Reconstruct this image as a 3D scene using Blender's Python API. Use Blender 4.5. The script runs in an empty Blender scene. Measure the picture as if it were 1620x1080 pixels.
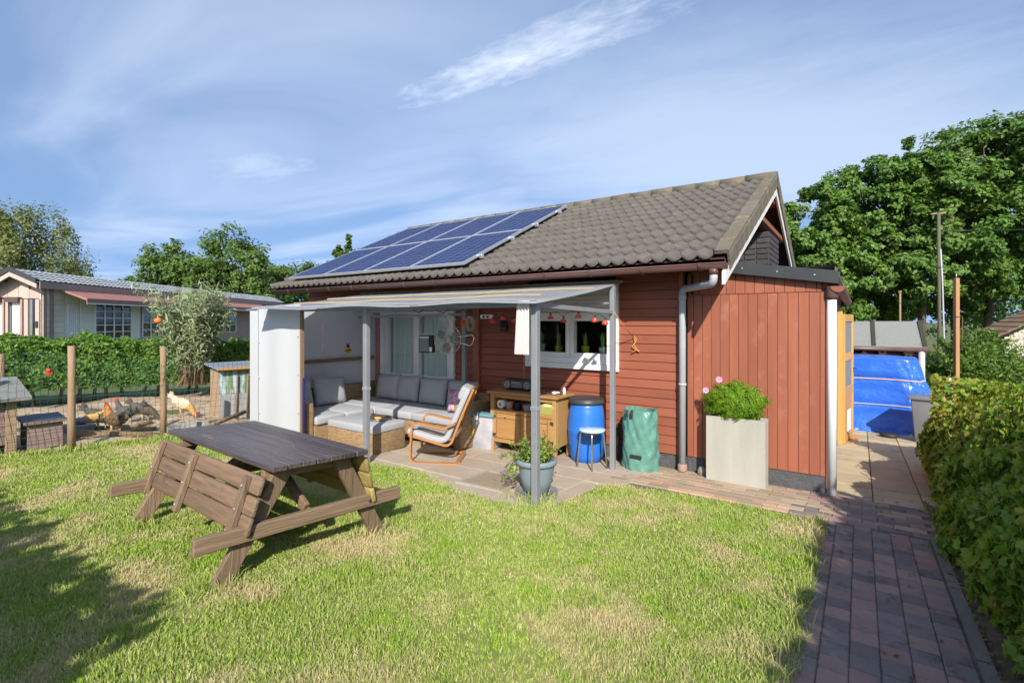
import bpy, bmesh, math, random
import numpy as np
from mathutils import Vector, Matrix
random.seed(7); np.random.seed(7)
R = math.radians
scene = bpy.context.scene
C = scene.collection

# ------------------------------------------------------------------ camera
F, HX, HY = 791.0, 810.0, 508.0          # focal length in photo pixels, optical centre column, horizon row
YAW = R(34.8)
CAMZ = 1.75
cam = bpy.data.cameras.new('camera'); cam_o = bpy.data.objects.new('camera', cam); C.objects.link(cam_o)
cam_o.location = (0, 0, CAMZ); cam_o.rotation_euler = (R(90), 0, YAW)
cam.sensor_width = 36; cam.lens = F / 1620 * 36; cam.shift_y = -(540 - HY) / 1620
cam.clip_end = 2000; cam.clip_start = .05
scene.camera = cam_o

# ------------------------------------------------------------------ sun and sky
SUN = Vector((.69, -1.0, .80)).normalized()       # towards the sun
elev = math.asin(SUN.z); azi = math.atan2(SUN.x, SUN.y)
sl = bpy.data.lights.new('sun', 'SUN'); sl.energy = 4.4; sl.angle = R(.6); sl.color = (1, .93, .82)
so = bpy.data.objects.new('sun', sl); C.objects.link(so); so.rotation_euler = SUN.to_track_quat('Z', 'Y').to_euler()
so.location = (6, -9, 12)
w = bpy.data.worlds.new('World'); scene.world = w; w.use_nodes = True
nt = w.node_tree; N = nt.nodes; L = nt.links
bg = N['Background']; bg.inputs[1].default_value = .15
sky = N.new('ShaderNodeTexSky'); sky.sky_type = 'NISHITA'; sky.sun_disc = False
sky.sun_elevation = elev; sky.sun_rotation = azi; sky.air_density = 1.0; sky.dust_density = .6; sky.ozone_density = 1.6
tc = N.new('ShaderNodeTexCoord'); sep = N.new('ShaderNodeSeparateXYZ'); L.new(tc.outputs['Generated'], sep.inputs[0])
def _w0(): pass
def wmath(op, a, b=None, clamp=False):
    n = N.new('ShaderNodeMath'); n.operation = op; n.use_clamp = clamp
    for i, v in enumerate((a, b)):
        if v is None: continue
        if isinstance(v, (int, float)): n.inputs[i].default_value = v
        else: L.new(v, n.inputs[i])
    return n.outputs[0]
# a hazy summer sky: even in brightness, without a white band at the horizon
cv = N.new('ShaderNodeCombineXYZ'); L.new(sep.outputs[0], cv.inputs[0]); L.new(sep.outputs[1], cv.inputs[1])
L.new(wmath('ADD', wmath('MULTIPLY', sep.outputs[2], .68), .42), cv.inputs[2])
vn = N.new('ShaderNodeVectorMath'); vn.operation = 'NORMALIZE'; L.new(cv.outputs[0], vn.inputs[0]); L.new(vn.outputs[0], sky.inputs[0])
zc = wmath('MAXIMUM', sep.outputs[2], .03)
dx = wmath('DIVIDE', sep.outputs[0], zc); dy = wmath('DIVIDE', sep.outputs[1], zc)
comb = N.new('ShaderNodeCombineXYZ'); L.new(dx, comb.inputs[0]); L.new(dy, comb.inputs[1])
def skydir(px, py):
    u = (px - HX) / F; v = (HY - py) / F
    X = -math.sin(YAW) + math.cos(YAW) * u; Y = math.cos(YAW) + math.sin(YAW) * u
    return Vector((X / v, Y / v, 0))
def streak(p0, p1, width, nscale, lo, hi, lf=.62):
    """a cirrus streak lying in the cloud layer between two points of it"""
    a = skydir(*p0); b = skydir(*p1); d = b - a; ang = math.atan2(d.y, d.x); m = (a + b) / 2
    mp = N.new('ShaderNodeMapping'); mp.vector_type = 'TEXTURE'
    mp.inputs['Location'].default_value = m; mp.inputs['Rotation'].default_value = (0, 0, ang)
    mp.inputs['Scale'].default_value = (d.length * lf, width, 1)
    L.new(comb.outputs[0], mp.inputs[0])
    no = N.new('ShaderNodeTexNoise'); no.inputs['Scale'].default_value = nscale; no.inputs['Detail'].default_value = 9
    no.inputs['Roughness'].default_value = .62; no.inputs['Distortion'].default_value = .5
    L.new(mp.outputs[0], no.inputs['Vector'])
    g = N.new('ShaderNodeTexGradient'); g.gradient_type = 'SPHERICAL'; L.new(mp.outputs[0], g.inputs[0])
    m2 = N.new('ShaderNodeMapping'); m2.inputs['Rotation'].default_value = (0, 0, -ang); m2.inputs['Scale'].default_value = (1.0, 2.2, 1); L.new(comb.outputs[0], m2.inputs[0])
    n2 = N.new('ShaderNodeTexNoise'); n2.inputs['Scale'].default_value = 2.6 / max(width, .3); n2.inputs['Detail'].default_value = 10; n2.inputs['Roughness'].default_value = .66; n2.inputs['Distortion'].default_value = .35
    L.new(m2.outputs[0], n2.inputs['Vector'])
    s = wmath('ADD', wmath('MULTIPLY', g.outputs[1], .9), wmath('ADD', wmath('MULTIPLY', no.outputs[0], .55), wmath('MULTIPLY', n2.outputs[0], 1.0)))
    mr = N.new('ShaderNodeMapRange'); mr.interpolation_type = 'SMOOTHSTEP'
    mr.inputs[1].default_value = lo; mr.inputs[2].default_value = hi
    L.new(wmath('MULTIPLY', s, wmath('POWER', g.outputs[1], .25)), mr.inputs[0])
    return mr.outputs[0]
c1 = streak((600, 178), (1180, -40), .42, 1.3, .86, 2.05, 1.1)
c2 = streak((250, 300), (620, 225), 1.1, 1.4, .90, 2.0, .8)
c3 = streak((1050, 330), (1750, 60), 2.6, .8, .1, 1.3)
# thin veil everywhere
mp = N.new('ShaderNodeMapping'); mp.inputs['Rotation'].default_value = (0, 0, .7); mp.inputs['Scale'].default_value = (.16, .5, 1)
L.new(comb.outputs[0], mp.inputs[0])
no = N.new('ShaderNodeTexNoise'); no.inputs['Scale'].default_value = 1.6; no.inputs['Detail'].default_value = 7; no.inputs['Distortion'].default_value = .6
L.new(mp.outputs[0], no.inputs['Vector'])
mr = N.new('ShaderNodeMapRange'); mr.interpolation_type = 'SMOOTHSTEP'; mr.inputs[1].default_value = .38; mr.inputs[2].default_value = .82; mr.inputs[4].default_value = .42
L.new(no.outputs[0], mr.inputs[0])
cl = wmath('MAXIMUM', wmath('MULTIPLY', c1, .9), wmath('MULTIPLY', c2, .5)); cl = wmath('MAXIMUM', wmath('MAXIMUM', cl, wmath('MULTIPLY', c3, .40)), mr.outputs[0])
mx = N.new('ShaderNodeMix'); mx.data_type = 'RGBA'; L.new(cl, mx.inputs[0]); L.new(sky.outputs[0], mx.inputs[6])
mx.inputs[7].default_value = (4.3, 4.75, 5.5, 1)
L.new(mx.outputs[2], bg.inputs[0])
vs = scene.view_settings; vs.view_transform = 'Standard'; vs.look = 'None'; vs.exposure = .74; vs.gamma = 1; vs.use_curve_mapping = False

# ------------------------------------------------------------------ where things stand
SL = .05
def gz(x, y): return max(-.45, min(.5, SL * (6 - y)))      # the garden falls gently towards the house and beyond
def ray(px, py):
    u = (px - HX) / F
    return Vector((-math.sin(YAW) + math.cos(YAW) * u, math.cos(YAW) + math.sin(YAW) * u, (HY - py) / F))
CAM = Vector((0, 0, CAMZ))
def PY(px, py, Y): d = ray(px, py); return CAM + d * (Y / d.y)
def PX(px, py, X): d = ray(px, py); return CAM + d * (X / d.x)
def PZ(px, py, z): d = ray(px, py); return CAM + d * ((z - CAMZ) / d.z)
def PT(px, py, t): return CAM + ray(px, py) * t            # at a distance along the view axis
def G(px, py):
    d = ray(px, py); t = (CAMZ - SL * 6) / (-d.z - SL * d.y); p = CAM + d * t
    if p.y > 15 or t < 0: p = PZ(px, py, -.45)
    return p

# ------------------------------------------------------------------ mesh helpers
WM = {}
class MB:
    def __init__(s): s.v = []; s.f = []; s.sm = []
    def add(s, vs, fs, smooth=False):
        o = len(s.v); s.v += [tuple(v) for v in vs]; s.f += [tuple(i + o for i in f) for f in fs]; s.sm += [smooth] * len(fs); return s
    def box(s, x0, x1, y0, y1, z0, z1):
        return s.add([(x, y, z) for x in (x0, x1) for y in (y0, y1) for z in (z0, z1)],
                     [(0, 1, 3, 2), (4, 6, 7, 5), (0, 4, 5, 1), (2, 3, 7, 6), (0, 2, 6, 4), (1, 5, 7, 3)])
    def hexa(s, p):   # 8 corners: bottom 4 ccw, top 4 ccw
        return s.add(p, [(3, 2, 1, 0), (4, 5, 6, 7), (0, 1, 5, 4), (1, 2, 6, 5), (2, 3, 7, 6), (3, 0, 4, 7)])
    def bar(s, a, b, w, h, up=(0, 0, 1)):
        a = Vector(a); b = Vector(b); d = (b - a).normalized(); up = Vector(up)
        if abs(d.dot(up)) > .98: up = Vector((0, 1, 0))
        x = d.cross(up).normalized(); y = x.cross(d)
        c = [(-1, -1), (1, -1), (1, 1), (-1, 1)]
        return s.hexa([a + x * (i * w / 2) + y * (j * h / 2) for i, j in c] + [b + x * (i * w / 2) + y * (j * h / 2) for i, j in c])
    def tube(s, pts, r, n=8, closed=False, caps=True):
        pts = [Vector(p) for p in pts]; m = len(pts); rs = r if isinstance(r, (list, tuple)) else [r] * m
        T = []
        for i in range(m):
            a = pts[i - 1] if (i or closed) else pts[i]; b = pts[(i + 1) % m] if (i < m - 1 or closed) else pts[i]
            T.append((b - a).normalized())
        t0 = T[0]; ref = Vector((0, 0, 1)) if abs(t0.z) < .9 else Vector((1, 0, 0))
        x = t0.cross(ref).normalized(); vs = []
        for i in range(m):
            t = T[i]; x = (x - t * x.dot(t)); x = x.normalized() if x.length > 1e-6 else t.orthogonal().normalized(); y = t.cross(x)
            for k in range(n):
                a = 2 * math.pi * k / n; vs.append(pts[i] + (x * math.cos(a) + y * math.sin(a)) * rs[i])
        fs = []
        for i in range(m if closed else m - 1):
            for k in range(n):
                j = (i + 1) % m; fs.append((i * n + k, i * n + (k + 1) % n, j * n + (k + 1) % n, j * n + k))
        s.add(vs, fs, n > 4)
        if caps and not closed:
            o = len(s.v) - len(vs)
            s.f += [tuple(o + k for k in range(n))[::-1], tuple(o + (m - 1) * n + k for k in range(n))]; s.sm += [False, False]
        return s
    def lathe(s, prof, n=24, c=(0, 0, 0), smooth=True):
        vs = [(c[0] + r * math.cos(2 * math.pi * k / n), c[1] + r * math.sin(2 * math.pi * k / n), c[2] + z) for r, z in prof for k in range(n)]
        fs = [(i * n + k, i * n + (k + 1) % n, (i + 1) * n + (k + 1) % n, (i + 1) * n + k) for i in range(len(prof) - 1) for k in range(n)]
        s.add(vs, fs, smooth)
        o = len(s.v) - len(vs)
        s.f += [tuple(o + k for k in range(n))[::-1], tuple(o + (len(prof) - 1) * n + k for k in range(n))]; s.sm += [False, False]
        return s
    def prism(s, poly, d):     # polygon of 3D points swept by vector d
        n = len(poly); d = Vector(d); p = [Vector(q) for q in poly]
        return s.add(p + [q + d for q in p], [tuple(range(n))[::-1], tuple(range(n, 2 * n))] + [(i, (i + 1) % n, n + (i + 1) % n, n + i) for i in range(n)])
    def ribbon(s, pts, side, w, t):    # bent lath: rectangular section swept along a planar path, width along side
        pts = [Vector(p) for p in pts]; side = Vector(side).normalized(); vs = []; m = len(pts)
        for i, p in enumerate(pts):
            d = (pts[min(i + 1, m - 1)] - pts[max(i - 1, 0)]).normalized(); nrm = side.cross(d).normalized()
            for a, b in ((-1, -1), (1, -1), (1, 1), (-1, 1)): vs.append(p + side * (a * w / 2) + nrm * (b * t / 2))
        fs = [(i * 4 + k, i * 4 + (k + 1) % 4, i * 4 + 4 + (k + 1) % 4, i * 4 + 4 + k) for i in range(m - 1) for k in range(4)]
        return s.add(vs, fs + [(3, 2, 1, 0), (m * 4 - 4, m * 4 - 3, m * 4 - 2, m * 4 - 1)])
    def grid(s, fn, nu, nv, smooth=True, wrap=False):
        vs = [fn(i / nu, j / nv) for i in range(nu + 1) for j in range(nv + 1)]
        return s.add(vs, [(i * (nv + 1) + j, (i + 1) * (nv + 1) + j, (i + 1) * (nv + 1) + j + 1, i * (nv + 1) + j + 1) for i in range(nu) for j in range(nv)], smooth)
    def sphere(s, c, r, nu=10, nv=7, jit=0):
        r = r if isinstance(r, (list, tuple)) else (r, r, r); vs = []
        for j in range(nv + 1):
            th = math.pi * j / nv
            for k in range(nu):
                a = 2 * math.pi * k / nu; q = 1 + random.uniform(-jit, jit)
                vs.append((c[0] + r[0] * q * math.sin(th) * math.cos(a), c[1] + r[1] * q * math.sin(th) * math.sin(a), c[2] + r[2] * q * math.cos(th)))
        return s.add(vs, [(j * nu + k, (j + 1) * nu + k, (j + 1) * nu + (k + 1) % nu, j * nu + (k + 1) % nu) for j in range(nv) for k in range(nu)], True)
    def mesh(s, name, mat, bevel=0, seg=1, xf=None):
        me = bpy.data.meshes.new(name)
        vs = s.v if xf is None else [tuple(xf @ Vector(v)) for v in s.v]
        me.from_pydata(vs, [], s.f); me.polygons.foreach_set('use_smooth', s.sm)
        bm = bmesh.new(); bm.from_mesh(me)
        bmesh.ops.remove_doubles(bm, verts=bm.verts, dist=1e-6)
        if bevel: bmesh.ops.bevel(bm, geom=[e for e in bm.edges if len(e.link_faces) == 2 and e.calc_face_angle(0) > .5], offset=bevel, segments=seg, affect='EDGES', profile=.5)
        bmesh.ops.recalc_face_normals(bm, faces=bm.faces)
        if bevel and seg > 1:
            for f in bm.faces: f.smooth = True
        bm.to_mesh(me); bm.free()
        me.materials.append(mat); return me
    def build(s, name, mat, parent=None, world=False, bevel=0, seg=1, label=None, kind=None):
        xf = WM[parent].inverted() if (world and parent is not None) else None
        me = s.mesh(name, mat, bevel, seg, xf)
        o = bpy.data.objects.new(name, me); C.objects.link(o)
        if parent is not None: o.parent = parent; WM[o] = WM[parent]
        else: WM[o] = Matrix()
        if label: o['label'] = label
        if kind: o['kind'] = kind
        return o
def tag(o, label, cat, group=None):
    o['label'] = label; o['category'] = cat
    if group: o['group'] = group
    return o
def root(name, label, cat, loc=(0, 0, 0), rz=0, group=None):
    o = bpy.data.objects.new(name, None); C.objects.link(o); o.empty_display_size = .2
    o.location = loc; o.rotation_euler = (0, 0, rz)
    WM[o] = Matrix.Translation(Vector(loc)) @ Matrix.Rotation(rz, 4, 'Z')
    return tag(o, label, cat, group)
def single(mb, name, mat, label, cat, loc=(0, 0, 0), rz=0, group=None, bevel=0, seg=1):
    o = mb.build(name, mat, None, False, bevel, seg); o.location = loc; o.rotation_euler = (0, 0, rz)
    WM[o] = Matrix.Translation(Vector(loc)) @ Matrix.Rotation(rz, 4, 'Z')
    return tag(o, label, cat, group)
def piece(me, name, parent, loc, rot=(0, 0, 0), scl=(1, 1, 1)):      # a repeated piece sharing its mesh
    o = bpy.data.objects.new(name, me); C.objects.link(o); o.parent = parent
    o.location = WM[parent].inverted() @ Vector(loc); o.rotation_euler = rot; o.scale = scl; return o
def struct(o): o['kind'] = 'structure'; return o

# ------------------------------------------------------------------ materials
def nd(m, t, **k):
    n = m.node_tree.nodes.new(t)
    for a, b in k.items(): setattr(n, a, b)
    return n
def mat(name, c1, c2=None, scale=4., rough=.6, metal=0., bump=0., bscale=40., stretch=(1, 1, 1), rnd=0., spec=.4, c3=None, s3=1.2, t3=.55,
        trans=0., coat=0., contrast=.5, hue=0.):
    m = bpy.data.materials.new(name); m.use_nodes = True; l = m.node_tree.links
    p = m.node_tree.nodes['Principled BSDF']
    p.inputs['Roughness'].default_value = rough; p.inputs['Metallic'].default_value = metal
    p.inputs['Specular IOR Level'].default_value = spec; p.inputs['Coat Weight'].default_value = coat
    t = nd(m, 'ShaderNodeTexCoord'); oi = nd(m, 'ShaderNodeObjectInfo')
    sc = nd(m, 'ShaderNodeVectorMath', operation='SCALE'); sc.inputs[0].default_value = (13., 29., 7.); l.new(oi.outputs['Random'], sc.inputs['Scale'])
    ad = nd(m, 'ShaderNodeVectorMath', operation='ADD'); l.new(t.outputs['Object'], ad.inputs[0]); l.new(sc.outputs[0], ad.inputs[1])
    mp = nd(m, 'ShaderNodeMapping'); mp.inputs['Scale'].default_value = stretch; l.new(ad.outputs[0], mp.inputs[0])
    c2 = c2 or tuple(x * .8 for x in c1)
    n = nd(m, 'ShaderNodeTexNoise'); n.inputs['Scale'].default_value = scale; n.inputs['Detail'].default_value = 6; n.inputs['Roughness'].default_value = .65
    l.new(mp.outputs[0], n.inputs['Vector'])
    mr = nd(m, 'ShaderNodeMapRange'); mr.inputs[1].default_value = .5 - contrast / 2; mr.inputs[2].default_value = .5 + contrast / 2; l.new(n.outputs[0], mr.inputs[0])
    mx = nd(m, 'ShaderNodeMix', data_type='RGBA'); l.new(mr.outputs[0], mx.inputs[0])
    mx.inputs[6].default_value = (*c1, 1); mx.inputs[7].default_value = (*c2, 1); col = mx.outputs[2]
    if c3:
        n3 = nd(m, 'ShaderNodeTexNoise'); n3.inputs['Scale'].default_value = s3; n3.inputs['Detail'].default_value = 8; n3.inputs['Roughness'].default_value = .7; l.new(ad.outputs[0], n3.inputs['Vector'])
        m3 = nd(m, 'ShaderNodeMapRange'); m3.inputs[1].default_value = t3; m3.inputs[2].default_value = t3 + .12; l.new(n3.outputs[0], m3.inputs[0])
        x3 = nd(m, 'ShaderNodeMix', data_type='RGBA'); l.new(m3.outputs[0], x3.inputs[0]); l.new(col, x3.inputs[6]); x3.inputs[7].default_value = (*c3, 1); col = x3.outputs[2]
    if rnd or hue:
        hs = nd(m, 'ShaderNodeHueSaturation')
        r = nd(m, 'ShaderNodeMapRange'); r.inputs[3].default_value = 1 - rnd; r.inputs[4].default_value = 1 + rnd; l.new(oi.outputs['Random'], r.inputs[0]); l.new(r.outputs[0], hs.inputs['Value'])
        if hue:
            k = nd(m, 'ShaderNodeMath', operation='MULTIPLY'); k.inputs[1].default_value = 7.13; l.new(oi.outputs['Random'], k.inputs[0])
            fr = nd(m, 'ShaderNodeMath', operation='FRACT'); l.new(k.outputs[0], fr.inputs[0])
            r2 = nd(m, 'ShaderNodeMapRange'); r2.inputs[3].default_value = .5 - hue; r2.inputs[4].default_value = .5 + hue; l.new(fr.outputs[0], r2.inputs[0]); l.new(r2.outputs[0], hs.inputs['Hue'])
        l.new(col, hs.inputs['Color']); col = hs.outputs[0]
    l.new(col, p.inputs['Base Color'])
    if bump:
        b = nd(m, 'ShaderNodeBump'); b.inputs['Strength'].default_value = bump; b.inputs['Distance'].default_value = .02
        nb = nd(m, 'ShaderNodeTexNoise'); nb.inputs['Scale'].default_value = bscale; nb.inputs['Detail'].default_value = 5; l.new(mp.outputs[0], nb.inputs['Vector'])
        l.new(nb.outputs[0], b.inputs['Height']); l.new(b.outputs[0], p.inputs['Normal'])
    if trans:
        tr = nd(m, 'ShaderNodeBsdfTranslucent'); l.new(col, tr.inputs[0]); ms = nd(m, 'ShaderNodeMixShader'); ms.inputs[0].default_value = trans
        l.new(p.outputs[0], ms.inputs[1]); l.new(tr.outputs[0], ms.inputs[2]); l.new(ms.outputs[0], m.node_tree.nodes['Material Output'].inputs[0])
    return m
def leafmat(name, cols, trans=.35, rough=.5, nscale=1.5, namt=.5, spec=.3):
    """cols: dark..light leaf colours; picked per leaf and drifting slowly through the plant"""
    m = bpy.data.materials.new(name); m.use_nodes = True; l = m.node_tree.links; p = m.node_tree.nodes['Principled BSDF']
    p.inputs['Roughness'].default_value = rough; p.inputs['Specular IOR Level'].default_value = spec
    a = nd(m, 'ShaderNodeAttribute'); a.attribute_name = 'rnd'
    g = nd(m, 'ShaderNodeNewGeometry'); n = nd(m, 'ShaderNodeTexNoise'); n.inputs['Scale'].default_value = nscale; n.inputs['Detail'].default_value = 3
    l.new(g.outputs['Position'], n.inputs['Vector'])
    mr = nd(m, 'ShaderNodeMapRange'); mr.inputs[1].default_value = .3; mr.inputs[2].default_value = .7; l.new(n.outputs[0], mr.inputs[0])
    mx = nd(m, 'ShaderNodeMix'); mx.inputs[0].default_value = namt; l.new(a.outputs['Fac'], mx.inputs[2]); l.new(mr.outputs[0], mx.inputs[3])
    cr = nd(m, 'ShaderNodeValToRGB'); e = cr.color_ramp.elements
    e[0].color = (*cols[0], 1); e[1].color = (*cols[-1], 1)
    for i, c in enumerate(cols[1:-1]): q = e.new((i + 1) / (len(cols) - 1)); q.color = (*c, 1)
    l.new(mx.outputs[0], cr.inputs[0]); l.new(cr.outputs[0], p.inputs['Base Color'])
    tr = nd(m, 'ShaderNodeBsdfTranslucent'); hs = nd(m, 'ShaderNodeHueSaturation'); hs.inputs['Value'].default_value = 1.15; hs.inputs['Saturation'].default_value = 1.1; l.new(cr.outputs[0], hs.inputs['Color']); l.new(hs.outputs[0], tr.inputs[0])
    ms = nd(m, 'ShaderNodeMixShader'); ms.inputs[0].default_value = trans
    l.new(p.outputs[0], ms.inputs[1]); l.new(tr.outputs[0], ms.inputs[2]); l.new(ms.outputs[0], m.node_tree.nodes['Material Output'].inputs[0])
    return m
def woodmat(name, c1, c2, axis=0, rough=.65, rnd=.12, c3=None, t3=.58, bump=.25, s3=2.):
    st = [9., 9., 9.]; st[axis] = .7
    return mat(name, c1, c2, scale=3.5, rough=rough, stretch=tuple(st), rnd=rnd, bump=bump, bscale=6, c3=c3, t3=t3, s3=s3, contrast=.6)
def glassmat(name, tint=(.8, .9, .88), rough=.02, tr=.75):
    m = bpy.data.materials.new(name); m.use_nodes = True; l = m.node_tree.links; ns = m.node_tree.nodes; ns.remove(ns['Principled BSDF'])
    g = nd(m, 'ShaderNodeBsdfGlossy'); g.inputs['Roughness'].default_value = rough; g.inputs['Color'].default_value = (1, 1, 1, 1)
    t = nd(m, 'ShaderNodeBsdfTransparent'); t.inputs[0].default_value = (*tint, 1)
    fr = nd(m, 'ShaderNodeLayerWeight'); pw = nd(m, 'ShaderNodeMath', operation='POWER'); pw.inputs[1].default_value = 4; l.new(fr.outputs['Facing'], pw.inputs[0])
    k = nd(m, 'ShaderNodeMath', operation='ADD'); k.use_clamp = True; k.inputs[1].default_value = .05; l.new(pw.outputs[0], k.inputs[0])
    ms = nd(m, 'ShaderNodeMixShader'); l.new(k.outputs[0], ms.inputs[0]); l.new(t.outputs[0], ms.inputs[1]); l.new(g.outputs[0], ms.inputs[2])
    l.new(ms.outputs[0], ns['Material Output'].inputs[0]); return m
M = {}
M['red_board'] = mat('red_board', (.22, .068, .038), (.29, .092, .054), scale=2.5, rough=.5, stretch=(.4, 3, 3), rnd=.10, bump=.12, bscale=14, c3=(.17, .052, .032), s3=1.6, t3=.58)
M['red_plank'] = mat('red_plank', (.245, .076, .040), (.315, .108, .062), scale=2.5, rough=.55, stretch=(5, 5, .35), rnd=.09, bump=.12, bscale=14, c3=(.35, .14, .095), s3=1.9, t3=.55)
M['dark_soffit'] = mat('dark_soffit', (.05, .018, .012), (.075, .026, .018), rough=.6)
M['plinth'] = mat('plinth', (.055, .058, .065), (.10, .10, .11), scale=14, rough=.85, bump=.7, bscale=30)
M['white_pvc'] = mat('white_pvc', (.78, .79, .80), (.70, .71, .72), scale=3, rough=.35, contrast=.8)
M['shutter'] = mat('shutter', (.72, .71, .67), (.64, .63, .6), rough=.5)
M['glass'] = glassmat('glass', (.78, .84, .84), tr=.82)
M['cloth_sheer'] = mat('cloth_sheer', (.74, .80, .78), (.62, .69, .67), scale=2, rough=.9, stretch=(8, 8, .5))
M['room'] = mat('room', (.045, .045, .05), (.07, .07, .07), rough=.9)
M['tile'] = mat('tile', (.082, .074, .064), (.128, .116, .10), scale=5, rough=.85, rnd=.09, bump=.5, bscale=30, c3=(.22, .19, .125), s3=7, t3=.62, hue=.01)
M['verge'] = mat('verge', (.10, .088, .068), (.15, .13, .095), scale=7, rough=.9, rnd=.1, bump=.5, bscale=25, c3=(.27, .19, .085), s3=5, t3=.55)
M['under'] = mat('under', (.03, .026, .024), rough=.9)
M['brown_pvc'] = mat('brown_pvc', (.085, .045, .04), (.12, .068, .06), rough=.35, scale=6)
M['grey_pvc'] = mat('grey_pvc', (.42, .44, .47), (.35, .37, .40), rough=.45, scale=6, c3=(.27, .27, .27), s3=4, t3=.66)
M['white_trim'] = mat('white_trim', (.72, .72, .71), (.58, .57, .55), rough=.5, scale=5)
M['black_metal'] = mat('black_metal', (.03, .032, .036), (.045, .047, .05), rough=.45)
M['alu'] = mat('alu', (.62, .64, .67), (.55, .57, .6), rough=.35, metal=.7)
M['grey_post'] = mat('grey_post', (.22, .235, .26), (.27, .285, .31), rough=.45, metal=.25, scale=5, c3=(.34, .35, .37), s3=7, t3=.68)
M['sheet'] = mat('sheet', (.60, .63, .67), (.50, .52, .55), scale=1.5, rough=.45, trans=.68, c3=(.33, .32, .29), s3=2.2, t3=.63)
M['panel'] = mat('panel', (.64, .66, .69), (.56, .58, .61), scale=1.2, rough=.4, trans=.25, contrast=.9, c3=(.46, .48, .45), s3=1.6, t3=.62)
M['pale_wood'] = woodmat('pale_wood', (.45, .36, .22), (.33, .26, .16), 0)
M['brick_dark'] = mat('brick_dark', (.035, .033, .036), (.06, .056, .06), scale=20, rough=.85, rnd=.25, bump=.4)
M['brick_mortar'] = mat('brick_mortar', (.10, .10, .10), (.07, .07, .07), rough=.95)
# ------------------------------------------------------------------ ground and paving
def sheet_pts(poly, dz):
    return [(p[0], p[1], gz(p[0], p[1]) + dz) for p in poly]
M['ground'] = mat('ground', (.075, .10, .030), (.11, .125, .045), scale=1.2, rough=.95, bump=.4, bscale=12)
mb = MB(); xs = (-600, -60, -8, 8, 60, 600); ys = (-600, -60, -4, 15, 60, 900)
mb.add([(x, y, gz(x, y) - .03) for x in xs for y in ys], [(i * 6 + j, i * 6 + 6 + j, i * 6 + 7 + j, i * 6 + j + 1) for i in range(5) for j in range(5)])
struct(mb.build('ground', M['ground']))

LAWN = [tuple(G(*p)[:2]) for p in ((1300, 826), (1150, 796), (1040, 777), (985, 768), (950, 768), (910, 786), (870, 800), (825, 801), (780, 795), (720, 775), (660, 745))]
LAWN = [(-.28, -1.0)] + LAWN + [(-4.9, 3.72), (-6.0, 3.72), (-7.2, 3.70), (-7.72, 3.5), (-7.75, 1.9), (-7.72, .5), (-7.8, -1.0)]
def inpoly(x, y, poly):
    ins = np.zeros(len(x), bool); n = len(poly)
    for i in range(n):
        x0, y0 = poly[i]; x1, y1 = poly[(i + 1) % n]
        c = ((y0 > y) != (y1 > y)); xi = (x1 - x0) * (y - y0) / ((y1 - y0) or 1e-9) + x0
        ins ^= c & (x < xi)
    return ins
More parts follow.
